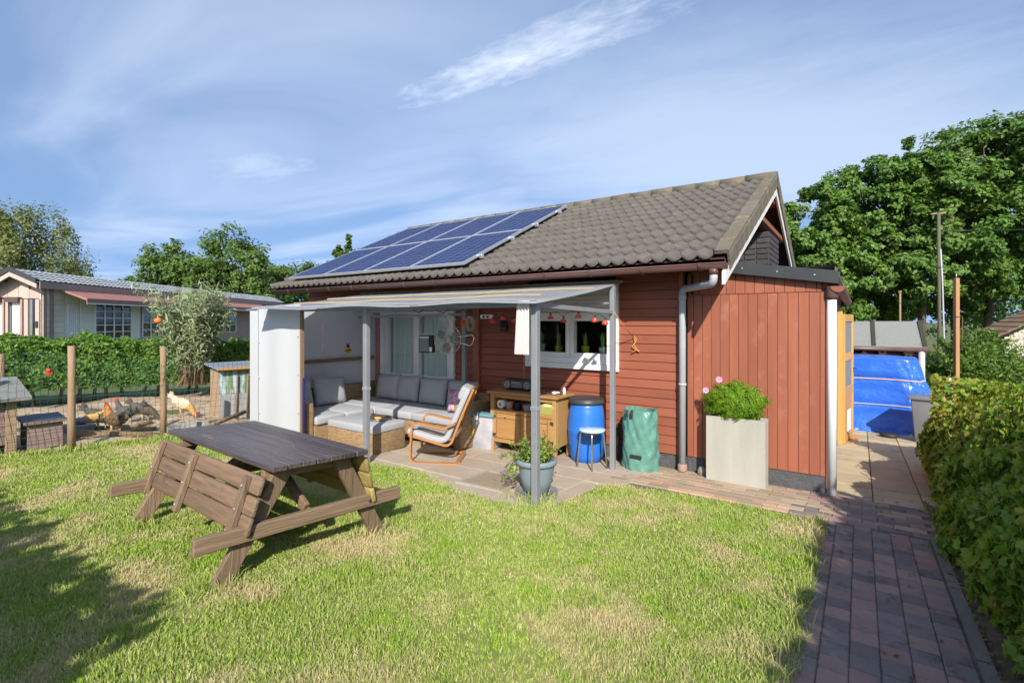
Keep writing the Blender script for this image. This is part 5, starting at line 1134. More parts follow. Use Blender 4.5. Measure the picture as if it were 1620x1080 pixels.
d0 = G(83, 711); nb = root('nest_box', 'small low coop with dark blue slanted lid beside the larger coop', 'coop', (cx1 - .15, 1.72, gz(0, 1.72)))
for k in range(3): MB().box(.06, .085, -.16, .16, .03 + k * .10, .03 + k * .10 + .096).build('plank', M['coop_wall'], nb, bevel=.003)
MB().box(-.25, .055, -.155, .155, .02, .34).build('box', M['coop_frame'], nb)
MB().hexa([(-.28, -.2, .37), (.12, -.2, .335), (.12, .2, .335), (-.28, .2, .37), (-.28, -.2, .395), (.12, -.2, .355), (.12, .2, .355), (-.28, .2, .395)]).build('lid', mat('navy_lid', (.03, .04, .09), (.05, .06, .1), rough=.5), nb, bevel=.004)
MB().box(.121, .135, -.2, .2, .33, .358).build('lid_edge', M['coop_frame'], nb)
# trough and bucket behind
tg = root('feed_trough', 'grey plastic feed trough on the soil behind the coops', 'trough', (-8.75, 2.22, soilz(-8.75, 2.22)), .4)
MB().hexa([(-.15, -.08, 0), (.15, -.08, 0), (.15, .08, 0), (-.15, .08, 0), (-.19, -.11, .13), (.19, -.11, .13), (.19, .11, .13), (-.19, .11, .13)]).build('tub', mat('trough_grey', (.25, .27, .30), rough=.5), tg, bevel=.006); MB().sphere((.03, 0, .17), (.11, .06, .05), 12, 7).build('lid', mat('trough_lid', (.14, .15, .17), rough=.5), tg)
rg = G(300, 676); rg = Vector((rg.x - .5, rg.y, 0)); single(MB().lathe([(.26, 0), (.28, .05), (.28, .10), (.25, .11), (.24, .04), (.02, .03)], 26), 'water_bowl', mat('bowl_stone', (.28, .27, .24), (.2, .2, .18), scale=10, rough=.8), 'low round grey water bowl behind the fence post', 'bowl', (-8.15, 3.35, soilz(-8.15, 3.35)))
# covered rabbit hutch
hp = G(335, 668); ht = root('covered_hutch', 'small hutch wrapped in patterned plastic under a slanted board roof', 'hutch', (-8.95, 4.38, soilz(-8.95, 4.38)), R(-8))
def coverm():
    m = mat('cover', (.42, .52, .60), (.16, .24, .12), scale=3.5, rough=.4, stretch=(4, 4, .4), contrast=.12, c3=(.55, .56, .55), s3=6, t3=.6); return m
MB().grid(lambda u, v: (.25 + .008 * math.sin(v * 9 + u * 20), -.30 + .60 * u, .42 + .42 * v), 16, 4).build('cover_sheet', coverm(), ht); MB().box(-.26, .24, -.285, .285, .02, .84).build('box', M['coop_frame'], ht)
MB().grid(lambda u, v: (.262 + .006 * math.sin(u * 30), -.30 + .47 * u, .0 + .43 * v), 14, 3).build('lower_sheet', mat('grey_sheet', (.36, .36, .37), (.28, .28, .29), rough=.45), ht)
MB().hexa([(-.34, -.36, .90), (.34, -.36, .85), (.34, .36, .85), (-.34, .36, .90), (-.34, -.36, .93), (.34, -.36, .88), (.34, .36, .88), (-.34, .36, .93)]).build('roof', mat('hutch_roof', (.16, .19, .24), (.2, .23, .28), rough=.6), ht, bevel=.004); MB().box(.341, .36, -.36, .36, .845, .885).build('roof_edge', M['pine'], ht)
for y in (-.05, .12): MB().tube([(.29, y, 0), (.285, y + .02, .75)], .014, 6).build('prop_stick', M['brown_wood'], ht)

def chicken(px, py, lab, heading, body, neck, tail, pose='up', s=1.0, comb=True, off=0.0, nm='hen'):
    g_ = G(px, py); d = Vector((g_.x, g_.y, 0)).normalized() * off; x, y = g_.x + d.x, g_.y + d.y
    r_ = root(nm, lab, 'chicken', (x, y, soilz(x, y)), heading, 'chickens in the run')
    if pose == 'up': sp = [(-.21, .30, .012, .03), (-.18, .285, .03, .05), (-.12, .255, .065, .075), (-.04, .225, .09, .095), (.05, .225, .088, .092), (.11, .25, .07, .075), (.135, .29, .05, .055), (.145, .33, .036, .04), (.155, .365, .028, .032), (.17, .39, .026, .028), (.19, .392, .02, .02), (.20, .39, .008, .008)]
    else: sp = [(-.22, .33, .012, .03), (-.18, .31, .03, .05), (-.12, .27, .065, .075), (-.04, .23, .09, .095), (.05, .205, .086, .088), (.11, .18, .065, .065), (.155, .14, .045, .045), (.185, .10, .034, .034), (.205, .065, .028, .03), (.22, .045, .025, .026), (.235, .035, .018, .018), (.24, .03, .008, .008)]
    sp = [tuple(v * s for v in q) for q in sp]; n = 14; vs = []; ring = len(sp)
    for i, (a, z, ry, rz_) in enumerate(sp):
        p0, p1 = sp[max(i - 1, 0)], sp[min(i + 1, ring - 1)]; t = Vector((p1[0] - p0[0], 0, p1[1] - p0[1])).normalized(); up = Vector((-t.z, 0, t.x))
        for k in range(n):
            w_ = 2 * math.pi * k / n; q = Vector((a, 0, z)) + Vector((0, 1, 0)) * math.cos(w_) * ry + up * math.sin(w_) * rz_; vs.append(q)
    fs = [(i * n + k, i * n + (k + 1) % n, (i + 1) * n + (k + 1) % n, (i + 1) * n + k) for i in range(ring - 1) for k in range(n)] + [tuple(range(n))[::-1], tuple((ring - 1) * n + k for k in range(n))]
    MB().add(vs, fs, True).build('body', body, r_)
    if neck is not body:     # hackle feathers: a shawl over the neck
        sub = sp[5:10]; vs = []
        for i, (a, z, ry, rz_) in enumerate(sub):
            p0, p1 = sub[max(i - 1, 0)], sub[min(i + 1, 4)]; t = Vector((p1[0] - p0[0], 0, p1[1] - p0[1])).normalized(); up = Vector((-t.z, 0, t.x))
            for k in range(n):
                w_ = 2 * math.pi * k / n; vs.append(Vector((a, 0, z)) + Vector((0, 1, 0)) * math.cos(w_) * (ry + .006 * s) + up * math.sin(w_) * (rz_ + .006 * s) + t * (.008 * s * math.sin(k * 2.5) if i == 0 else 0))
        MB().add(vs, [(i * n + k, i * n + (k + 1) % n, (i + 1) * n + (k + 1) % n, (i + 1) * n + k) for i in range(4) for k in range(n)], True).build('hackle', neck, r_)
    tp = Vector((sp[1][0], 0, sp[1][1])); mb = MB()
    for k in range(9):
        a = -.5 + k * .125; sd = .012 * (k % 3 - 1) * s; L_ = (.13 + .02 * (k % 2)) * s
        d = Vector((-math.cos(.75 + a * .9), sd * 4, math.sin(.75 + a * .9))); c_ = tp + Vector((0, sd, 0)); w_ = Vector((0, 0, 1)).cross(d).normalized().cross(d) * .016 * s
        mb.prism([c_ - w_ * .5, c_ + d * L_ * .6 - w_, c_ + d * L_, c_ + d * L_ * .6 + w_, c_ + w_ * .5], (0, .003, 0))
    mb.build('tail', tail, r_)
    for sg in (-1, 1):
        MB().grid(lambda u, v: ((-.15 + .21 * u) * s, sg * (.062 + .034 * math.sin(math.pi * (.15 + .7 * u)) * math.sin(math.pi * (.2 + .6 * v))) * s, (.205 + .085 * v * (1 - .3 * u) + .03 * (1 - u)) * s), 8, 5).build('wing', tail if body is neck else body, r_)
        lx = (.0 + sg * .03) * s
        mb = MB().tube([(lx, sg * .035 * s, .16 * s), (lx + .012 * s, sg * .035 * s, .08 * s), (lx, sg * .035 * s, .008)], [.02 * s, .009 * s, .007 * s], 7)
        for q in (-.6, 0, .6): mb.tube([(lx, sg * .035 * s, .008), (lx + .05 * s * math.cos(q), sg * .035 * s + .05 * s * math.sin(q), .005)], .005 * s, 5)
        mb.tube([(lx, sg * .035 * s, .01), (lx - .025 * s, sg * .035 * s, .006)], .004 * s, 5); mb.build('leg', M['shank'], r_)
    hx, hz = sp[9][0], sp[9][1]
    dn = (1, 0, .0) if pose == 'up' else (.6, 0, -.8); dn = Vector(dn); upv = Vector((-dn.z, 0, dn.x)); hc_ = Vector((hx, 0, hz))
    MB().tube([hc_ + dn * .02 * s, hc_ + dn * .05 * s - upv * .004], [.009 * s, .002], 6).build('beak', M['shank'], r_)
    if comb:
        cb_ = [hc_ + dn * (-.03 + .011 * k) * s + upv * ((.024 + (.032 if k % 2 else .012)) * s) for k in range(7)] + [hc_ + dn * .03 * s + upv * .016 * s, hc_ - dn * .03 * s + upv * .014 * s]
        MB().prism([p - Vector((0, .004 * s, 0)) for p in cb_], (0, .008 * s, 0)).build('comb', M['comb'], r_)
    for sg in (-1, 1):
        MB().sphere(hc_ + dn * .012 * s + Vector((0, sg * .010 * s, 0)) - upv * .03 * s, (.008 * s, .006 * s, .016 * s), 7, 5).build('wattle', M['comb'], r_)
        MB().sphere(hc_ + dn * .008 * s + Vector((0, sg * .025 * s, 0)) + upv * .006 * s, .005 * s, 6, 4).build('eye', M['black'], r_)
M['comb'] = mat('comb', (.55, .03, .03), (.45, .02, .02), rough=.5); M['shank'] = mat('shank', (.50, .34, .16), (.4, .27, .13), rough=.6)
def feathers(nm, a, b, sc=38): return mat(nm, a, b, scale=sc, rough=.75, bump=.4, bscale=60, contrast=.25)
fo = feathers('rust', (.48, .20, .05), (.36, .14, .035)); fb_ = feathers('brownspeck', (.20, .125, .06), (.09, .06, .035)); fk = feathers('blackspeck', (.035, .033, .03), (.11, .10, .08)); fy_ = feathers('buff', (.55, .32, .10), (.42, .23, .07)); fw = feathers('cream', (.66, .56, .44), (.5, .33, .17), 14); fg = feathers('greyspeck', (.12, .115, .10), (.05, .05, .05)); fd = feathers('darkbrown', (.12, .085, .06), (.06, .045, .035))
VR = math.atan2(math.sin(YAW), math.cos(YAW))      # heading of the picture's right
chicken(184, 690, 'rust-necked speckled rooster standing tallest beside the left post', math.pi + VR - .25, fb_, fo, fd, 'up', 1.02, nm='rooster')
chicken(160, 688, 'black speckled hen with raised tail pecking behind the rooster', VR + .15, fk, fk, fk, 'down', .95, off=.25)
chicken(141, 687, 'golden buff hen crouching at the left post', math.pi + VR + .5, fy_, fy_, fy_, 'down', .78, comb=False, off=.1)
chicken(203, 676, 'grey hen with bright red comb standing behind the rooster', math.pi + VR + .2, fg, fg, fk, 'up', .92, off=.25)
chicken(229, 674, 'dark brown hen bent to the ground right of the rooster', VR + .2, fd, fd, fd, 'down', .92, off=.2)
chicken(290, 668, 'cream and buff hen pecking right of the fence post', VR - .15, fw, fy_, fw, 'down', .98, off=.25)

# ------------------------------------------------------------------ hedges, shrubs, trees
def hedge(name, label, x0, x1, y0, y1, h, n, size, m_, base=0., kind='diamond', aspect=.6, faces=('x0', 'x1', 'y0', 'y1', 'top'), bumpy=.07, hfun=None, core=True, biasf=None, xw=None, lean=0.):
    hg = root(name, label, 'hedge', ((x0 + x1) / 2, (y0 + y1) / 2, gz((x0 + x1) / 2, (y0 + y1) / 2)))
    area = {'x0': (y1 - y0) * h, 'x1': (y1 - y0) * h, 'y0': (x1 - x0) * h, 'y1': (x1 - x0) * h, 'top': (x1 - x0) * (y1 - y0)}
    tot = sum(area[f] for f in faces); PP = []; DD = []
    for f in faces:
        k = int(n * area[f] / tot); a, b = np.random.rand(k), np.random.rand(k); hh = np.full(k, h)
        if f in ('x0', 'x1'): X = np.full(k, x0 if f == 'x0' else x1); Y = y0 + (y1 - y0) * a; Z = b ** .9; D = np.array((-1., 0, .25) if f == 'x0' else (1., 0, .25))
        elif f in ('y0', 'y1'): Y = np.full(k, y0 if f == 'y0' else y1); X = x0 + (x1 - x0) * a; Z = b; D = np.array((0, -1., .25) if f == 'y0' else (0, 1., .25))
        else: X = x0 + (x1 - x0) * a; Y = y0 + (y1 - y0) * b; Z = np.ones(k); D = np.array((0, 0, 1.))
        H = h * (hfun(X, Y) if hfun else 1)
        zz = base + (H - base) * Z
        bp = bumpy * (vnoise(X * 1 + zz * .7, Y + zz * .9, 5, 1) * 1.6 + vnoise(X - zz, Y * 1.0 + zz * .6, 13, 2) * 1.0) + np.random.exponential(.035, k) * -1 + (np.random.rand(k) < .04) * np.random.uniform(0, .10, k)
        P = np.stack([X, Y, np.clip(SL * (6 - Y), -.45, .5) + zz], 1) + D[None] * bp[:, None]
        # round the top edges
        ed = np.clip((Z - .9) / .1, 0, 1)
        if f == 'x0': P[:, 0] += .10 * ed ** 2 + lean * np.clip((Z - .35) / .65, 0, 1) ** 1.6
        if f == 'top': P[:, 0] = np.where(P[:, 0] < x0 + lean, x0 + lean + (P[:, 0] - x0) * .3, P[:, 0]); P[:, 2] -= .10 * np.clip(1 - (P[:, 0] - x0 - lean) / .3, 0, 1) ** 2 * (lean > 0)
        if f == 'x1': P[:, 0] -= .10 * ed ** 2
        if xw is not None: P[:, 0] += xw(P[:, 1])
        PP.append(P); DD.append(np.repeat(D[None], k, 0))
    P = np.concatenate(PP); D = np.concatenate(DD)
    foliage('foliage', P, D, size, m_, hg, aspect, kind, bias=None if biasf is None else biasf(P))
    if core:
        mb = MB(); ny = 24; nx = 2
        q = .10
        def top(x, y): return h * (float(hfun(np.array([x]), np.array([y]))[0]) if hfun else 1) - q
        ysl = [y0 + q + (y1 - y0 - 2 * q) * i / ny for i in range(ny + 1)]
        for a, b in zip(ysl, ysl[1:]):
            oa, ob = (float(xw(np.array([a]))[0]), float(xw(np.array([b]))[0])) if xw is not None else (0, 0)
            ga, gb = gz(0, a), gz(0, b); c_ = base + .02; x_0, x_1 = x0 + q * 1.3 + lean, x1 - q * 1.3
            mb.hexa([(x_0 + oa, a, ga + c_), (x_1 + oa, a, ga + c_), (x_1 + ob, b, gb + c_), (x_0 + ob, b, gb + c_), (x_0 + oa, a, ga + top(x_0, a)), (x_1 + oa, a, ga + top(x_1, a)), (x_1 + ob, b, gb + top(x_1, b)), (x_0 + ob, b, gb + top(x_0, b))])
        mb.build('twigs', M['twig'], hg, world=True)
    return hg
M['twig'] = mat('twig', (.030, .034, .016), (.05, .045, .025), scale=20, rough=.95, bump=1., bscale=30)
M['bark'] = mat('bark', (.12, .095, .07), (.075, .06, .045), scale=8, rough=.95, stretch=(3, 3, .6), bump=.7, bscale=12)
M['hedge_l'] = leafmat('hedge_l', [(.075, .15, .025), (.13, .25, .04), (.23, .36, .065)], nscale=2.5)
M['hedge_r'] = leafmat('hedge_r', [(.08, .16, .022), (.15, .27, .035), (.25, .37, .05), (.38, .37, .08), (.48, .27, .11)], nscale=3, namt=.25, trans=.45)
hl = hedge('boundary_hedge', 'long clipped green hedge behind the chicken run', -13.6, -12.4, -.5, 9.6, 1.24, 52000, .066, M['hedge_l'], base=.30, faces=('x1', 'top', 'y1'), bumpy=.10, aspect=.65)
stm = MB()
for k in range(34):
    y = -.2 + k * .28 + random.uniform(-.08, .08); z = gz(0, y)
    stm.tube([(-12.7, y, z), (-12.62 + random.uniform(-.1, .12), y + random.uniform(-.06, .06), z + .3), (-12.6, y + random.uniform(-.15, .15), z + .65)], [.035, .028, .018], 6)
stm.build('stems', M['bark'], hl, world=True)
# second fence of fine net in front of the hedge
nf = root('net_fence', 'fine dark green net fence hung in front of the hedge', 'fence', (-11.9, 4, gz(0, 4))); mb = MB()
y = .2
while y < 5.2: b = gz(0, y); top = 1.35 if y < 1.4 else .95; mb.tube([(-11.9, y, b + .15), (-11.9 + .03 * math.sin(y * 3), y, b + top)], .0035, 3, caps=False); y += .05 if y < 1.4 else .11
zq = .2
while zq < 1.34: mb.tube([(-11.9, .2 + 1.2 * k, gz(0, .2 + 1.2 * k) + zq) for k in range(5 if zq < .95 else 2)], .0035, 3, caps=False); zq += .055 if zq > .95 else .09
mb.build('net', M['green_wire'], nf, world=True)
for y in (2.0, 6.3): MB().tube([(-11.87, y, gz(0, y)), (-11.87, y, gz(0, y) + 1.0)], .05, 8).build('fence_post', M['post_wood'], nf, world=True)

def limb_tree(mb, base, h, r, crown_c, crown_r, nl=9, seed=0):
    rs = random.Random(seed); b = Vector(base); top = Vector((crown_c[0], crown_c[1], crown_c[2] + crown_r[2] * .45))
    mb.tube([b, b.lerp(top, .35) + Vector((rs.uniform(-.1, .1) * h * .1, 0, 0)), b.lerp(top, .7), top], [r, r * .75, r * .5, r * .15], 9); ends = []
    for k in range(nl):
        a = 2 * math.pi * k / nl + rs.uniform(-.4, .4); t = rs.uniform(.3, .8); p = b.lerp(top, t); e = Vector(crown_c) + Vector((math.cos(a) * crown_r[0] * .75, math.sin(a) * crown_r[1] * .75, rs.uniform(-.5, .7) * crown_r[2]))
        m = p.lerp(e, .5) + Vector((0, 0, .08 * h)); mb.tube([p, m, e], [r * .38, r * .25, r * .07], 6); ends.append(e)
    return ends
def tree(name, label, base, h, cr, n, size, m_, zc=.6, tr=.18, nclump=40, flat=.55, seed=1, aspect=.6, droop=0., group=None, cat='tree', fill=.35, spread=.30, sub=6):
    base = Vector(base); rs = np.random.RandomState(seed); t = root(name, label, cat, base, 0, group); cc_ = base + Vector((0, 0, h * zc)); cr = (cr[0], cr[1], h * (1 - zc))
    mb = MB(); limb_tree(mb, base, h, tr, cc_, cr, 10, seed); mb.build('trunk', M['bark'], t, world=True)
    u = rs.normal(0, 1, (nclump, 3)); u /= np.linalg.norm(u, axis=1)[:, None]; u[:, 2] = np.where(u[:, 2] < -.6, -u[:, 2], u[:, 2])
    rad = np.where(rs.rand(nclump) < fill, rs.uniform(.3, .75, nclump), rs.uniform(.78, 1.05, nclump)); cl = u * rad[:, None]
    # each clump: a few sprays of leaves, flattened, hanging a little
    k = rs.randint(0, nclump, n); sp_ = rs.normal(0, 1, (nclump, sub, 3)); sp_ /= np.linalg.norm(sp_, axis=2)[:, :, None]; j = rs.randint(0, sub, n)
    mr_ = (cr[0] + cr[1] + cr[2]) / 3; cs = rs.uniform(.6, 1.3, nclump) * spread * mr_
    spray = sp_[k, j] * cs[k][:, None] * .75; loc = rs.normal(0, 1, (n, 3)); loc /= np.linalg.norm(loc, axis=1)[:, None]; loc *= (rs.rand(n) ** .45)[:, None] * cs[k][:, None] * .55
    P = np.array(cc_)[None] + cl[k] * np.array(cr)[None] + (spray + loc) * np.array([1, 1, flat])[None]
    if droop: P[:, 2] -= droop * rs.rand(n) ** 2
    P[:, 2] = np.maximum(P[:, 2], base.z + .15 * h * rs.uniform(.3, 1, n))
    D = cl[k] * .5 + (spray + loc) / (cs[k][:, None]) * .7 + np.array([0, 0, .45])[None]
    foliage('crown', P, D, size, m_, t, aspect); return t
M['oak_leaf'] = leafmat('oak_leaf', [(.06, .125, .025), (.11, .205, .038), (.19, .30, .06)], nscale=.5, trans=.3)
M['birch_leaf'] = leafmat('birch_leaf', [(.11, .15, .045), (.18, .215, .07), (.27, .27, .10)], nscale=.6)
M['mid_leaf'] = leafmat('mid_leaf', [(.06, .115, .025), (.11, .185, .04), (.18, .26, .06)], nscale=.5)
M['willow_leaf'] = leafmat('willow_leaf', [(.15, .21, .09), (.26, .33, .17), (.44, .48, .31)], nscale=3)
def TB(px, t): p = PT(px, 508, t); p.z = gz(p.x, p.y); return p
def H(py, t, base): return CAMZ + (HY - py) / F * t - base.z
# big trees on the right
for i, (px, top, t, rx, lab) in enumerate(((1285, 296, 25, 2.3, 'leafy green tree directly behind the chalet gable'), (1368, 262, 26, 2.7, 'broad green tree behind the shed and the tarpaulin'), (1455, 222, 25, 2.9, 'tall dense tree behind the utility pole'), (1560, 185, 26, 3.1, 'tallest tree, at the right behind the brown post'), (1665, 165, 24, 3.2, 'big tree at the right picture edge above the brick house'))):
    b = TB(px, t); tree('broadleaf_tree', lab, b, H(top, t, b), (rx, rx * 1.0), 42000, .22, M['oak_leaf'], zc=.50, tr=.22, nclump=150, flat=.7, seed=20 + i, group='trees along the right boundary', spread=.17, fill=.35)
for i, (px, top, t, rx, lab) in enumerate(((1330, 380, 30, 2.6, 'lower tree filling the gap behind the annex roof'), (1510, 330, 31, 3.2, 'dark understorey tree behind the conifer'))):
    b = TB(px, t); tree('broadleaf_tree', lab, b, H(top, t, b), (rx, rx), 15000, .24, M['oak_leaf'], zc=.48, tr=.2, nclump=60, flat=.6, seed=40 + i, group='trees along the right boundary')
# left background trees
b = TB(40, 34); tree('birch_tree', 'drooping yellow-green birch behind the mobile home at far left', b, H(325, 34, b), (3.0, 3.0), 15000, .20, M['birch_leaf'], zc=.62, tr=.16, nclump=60, flat=.9, seed=3, droop=1.3)
b = TB(-60, 36); tree('birch_tree', 'birch tree cut by the left picture edge', b, H(335, 36, b), (2.6, 2.6), 8000, .22, M['birch_leaf'], zc=.6, tr=.16, nclump=40, flat=.9, seed=4, droop=1.2)
b = TB(112, 40); tree('birch_tree', 'small birch top right of the drooping birch', b, H(408, 40, b), (1.5, 1.5), 4000, .22, M['birch_leaf'], zc=.65, tr=.12, nclump=20, flat=.8, seed=5, droop=.6)
for i, (px, top, t, rx, lab) in enumerate(((285, 384, 36, 2.7, 'rounded green tree behind the silvery shrub'), (365, 372, 38, 2.9, 'rounded green tree, taller, behind the mobile home end'), (430, 418, 45, 3.0, 'green tree left of the chalet eave'), (490, 424, 50, 2.9, 'pale green tree peeping over the chalet roof edge'), (225, 440, 46, 2.2, 'low distant tree between birch and round tree'))):
    b = TB(px, t); tree('background_tree', lab, b, H(top, t, b), (rx, rx), 15000, .25, M['mid_leaf'], zc=.52, tr=.2, nclump=75, flat=.75, seed=60 + i, group='trees behind the mobile home')
for i, (px, top, w_) in enumerate(((527, 396, .75), (540, 385, .8), (558, 376, 1.0))):
    b = TB(px, 62); tree('poplar_tree', ['shortest of three poplars above the solar panels', 'middle one of three poplars above the solar panels', 'tallest of three poplars, nearest the solar panels'][i], b, H(top, 62, b), (w_ * 1.35, w_ * 1.35), 6000, .34, M['mid_leaf'], zc=.55, tr=.14, nclump=34, flat=1.3, seed=80 + i, group='poplars behind the roof', spread=.14)
# silvery willow shrub in the hedge
b = PX(305, 590, -12.0); b.z = gz(b.x, b.y) + .0
ws = root('silvery_shrub', 'tall silvery-green willow-like shrub growing out of the hedge', 'shrub', b); mb = MB(); P = []; D = []
rs = random.Random(11)
for k in range(70):
    a = rs.uniform(0, 6.28); ln = rs.uniform(1.5, 2.55); lean = rs.uniform(.05, .42)
    e = b + Vector((math.cos(a) * lean * ln * .8, math.sin(a) * lean * ln * 1.05, ln)); m = b + Vector((math.cos(a) * lean * ln * .25, math.sin(a) * lean * ln * .3, ln * .55)); s0 = b + Vector((rs.gauss(0, .08), rs.gauss(0, .15), .3))
    mb.tube([s0, m, e], [.014, .010, .003], 5)
    for q in range(120):
        t = rs.uniform(.24, 1.0) ** .8; p = s0 * (1 - t) ** 2 + m * 2 * t * (1 - t) + e * t * t; P.append(p + Vector((rs.gauss(0, .07), rs.gauss(0, .07), rs.gauss(0, .06)))); D.append((math.cos(a) * .6, math.sin(a) * .6, .4))
mb.build('stems', mat('willow_stem', (.32, .20, .11), (.2, .13, .07), rough=.8), ws, world=True); foliage('foliage', np.array(P), np.array(D), .15, M['willow_leaf'], ws, aspect=.20)
single(MB().sphere((0, 0, 0), (.07, .07, .055), 12, 8).tube([(0, 0, .04), (0, 0, .10)], .008, 5), 'orange_feeder', M['orange'], 'small orange ball hanging in the silvery shrub', 'ornament', PX(250, 507, -11.55))
single(MB().box(-.008, .008, -.045, .045, -.05, .02).sphere((.012, 0, .03), (.02, .035, .03), 8, 6, .1), 'red_tag', M['red_lamp'], 'small red tag hung on the net fence', 'tag', PX(77, 588, -11.86))

# right-hand hedge beside the path
def hfun(X, Y): return 1.0 + .05 * np.clip((4.6 - Y) / 1.6, 0, 1) - .10 * np.clip((Y - 5.5) / 2., 0, 1) + .03 * np.sin(Y * 3.1 + X * 2)
def xw(Y): return -.02 + .04 * np.sin(Y * 2.3) + .16 * np.clip((Y - 6) / 2, 0, 1)
def rb(P):
    topz = (P[:, 2] - np.clip(SL * (6 - P[:, 1]), -.45, .5)); return np.where(topz > .62, .30 * np.random.rand(len(P)) + .02, 0) * (vnoise(P[:, 0], P[:, 1], 3, 9) * 2 + .6).clip(0, 1.5)
M['hedge_r'].node_tree.nodes  # leaves reddening on the sunlit top
hedge('garden_hedge', 'leafy green hedge with reddish tips along the right of the path', .60, 2.9, .1 + 1.5, 8.4, 1.27, 86000, .064, M['hedge_r'], base=.02, kind='lobed', aspect=.75, faces=('x0', 'top', 'y1'), bumpy=.085, hfun=hfun, biasf=rb, xw=xw, lean=.90)
# strip of earth with fallen leaves under the hedge
st_ = MB(); st_.grid(lambda u, v: (.516 + 1.3 * u, 1.4 + 5.5 * v, gz(0, 1.4 + 5.5 * v) - .008 + .012 * math.sin(9 * u + 31 * v)), 8, 40); struct(st_.build('earth_strip', mat('earth', (.17, .13, .09), (.24, .185, .13), scale=9, rough=.95, bump=.8, bscale=40, c3=(.10, .08, .055), s3=7, t3=.5)))
n = 700; P = np.stack([np.random.uniform(.35, .95, n), np.random.uniform(2.2, 6.3, n), np.zeros(n)], 1); P[:, 0] = np.where(np.random.rand(n) < .15, np.random.uniform(-.25, .5, n), np.maximum(P[:, 0], .52)); P[:, 2] = np.clip(SL * (6 - P[:, 1]), -.45, .5) + .012
M['dead_leaf'] = leafmat('dead_leaf', [(.12, .08, .045), (.24, .17, .09), (.38, .30, .17)], nscale=9)
o = foliage('fallen_leaves', P, np.tile(np.array([[0, 0, 1.6]]), (n, 1)), .035, M['dead_leaf'], None, .6); o['kind'] = 'stuff'; o['label'] = 'dry fallen leaves along the foot of the right hedge'
hedge('tall_hedge', 'tall green hedge beside the viewpoint shading the brick path', 1.95, 3.0, -2.0, 2.80, 2.45, 9000, .12, M['hedge_l'], base=.05, faces=('x0', 'y1', 'y0', 'top'), bumpy=.10, aspect=.7)
# hedge behind the photographer, whose shade lies on the lawn
hedge('rear_hedge', 'green hedge closing the garden behind the viewpoint', -9.5, -1.2, -2.2, -1.40, 1.86, 9000, .13, M['hedge_l'], base=.05, faces=('x1', 'y1', 'y0', 'top'), bumpy=.08, aspect=.7)

# ------------------------------------------------------------------ neighbour's mobile home
ZC = 13.5
ca = PT(64, 508, ZC); mdir = ray(770, 508).normalized(); rz_m = math.atan2(mdir.y, mdir.x)      # local x: long side, going away; local y: to the left
ca.z = gz(ca.x, ca.y)
mh = root('mobile_home', 'beige mobile home with grey tiled roof and red awning behind the hedge', 'mobile home', ca, rz_m)
MI = WM[mh].inverted(); MI3 = MI.to_3x3(); CL = MI @ CAM
def LX(px, py, y=0.): d = MI3 @ ray(px, py); return CL + d * ((y - CL.y) / d.y)       # point on the long side
def LY(px, py, x=0.): d = MI3 @ ray(px, py); return CL + d * ((x - CL.x) / d.x)       # point on the end wall
M['cream'] = mat('cream', (.74, .70, .56), (.66, .62, .50), scale=3, rough=.6, rnd=.05); M['mauve'] = mat('mauve', (.38, .26, .22), (.31, .21, .18), scale=3, rough=.7, rnd=.08); M['mauve_pale'] = mat('mauve_pale', (.48, .37, .32), (.40, .31, .27), scale=3, rough=.7, rnd=.06)
M['grey_tile'] = mat('grey_tile', (.21, .235, .26), (.28, .305, .33), scale=6, rough=.5, rnd=.12); M['awning'] = mat('awning', (.27, .125, .105), (.34, .17, .145), scale=3, rough=.55); M['white_wall'] = mat('white_wall', (.78, .77, .73), (.72, .71, .67), rough=.6, scale=2)
M['dark_glass'] = glassmat('dark_glass', (.5, .52, .52), tr=.8)
M['peach'] = mat('peach', (.42, .30, .25), (.36, .25, .2), rough=.9)
def mbx(x0, x1, y0, y1, z0, z1, nm, m_, par=None, bv=0): return MB().box(min(x0, x1), max(x0, x1), min(y0, y1), max(y0, y1), z0, z1).build(nm, M[m_], par or mh, bevel=bv)
OV, OX = .18, .30                       # eave overhang, gable overhang
eL = LX(50, 443, -OV); e0 = eL.z; aP = LY(16, 425, -OX); RYm, ap = aP.y, aP.z
MLEN = LX(440, 480).x; ML = 3.2; lsl = .62; lz = ap - lsl * (ML - RYm)
WT = e0 - .14                           # wall top
wl = MB().box(.06, MLEN, .06, ML - .3, .3, WT - .02).build('wall', M['under'], mh)
MB().prism([(.05, .05, WT - .3), (.05, .05, WT), (.05, RYm, ap - .10), (.05, ML - .3, lz - .02), (.05, ML - .3, WT - .3)], (.05, 0, 0)).build('gable', M['mauve_pale'], mh)
yb = .02; k = 0
while yb < 1.5:
    zt = min(WT + (ap - WT) * min(1, yb / RYm), ap) - .09 if yb < RYm else ap - .12 - lsl * (yb - RYm)
    z0 = LY(40, 472).z; MB().box(.0, .048, yb, yb + .27, z0, max(zt, z0 + .1)).build('gable_board', M['mauve_pale'], mh, bevel=.004); yb += .276
def endw(p0, p1, nm, m_, dx=0., ztop=None, zlow=.3, par=None): return mbx(-dx, .049, LY(p0, 500).y, LY(p1, 500).y, zlow, ztop or LY(40, 473).z - .004, nm, m_, par or wl, .003)
for p0, p1, nm, m_, dx in ((57, 63.5, 'upright', 'mauve_pale', .03), (38.5, 45, 'upright', 'mauve_pale', .02), (34, 38, 'upright', 'mauve', .06), (10, 14, 'upright', 'mauve_pale', .03), (5.5, 8.5, 'upright', 'mauve', .05), (8.6, 9.9, 'upright', 'cream', 0)): endw(p0, p1, nm, m_, dx)
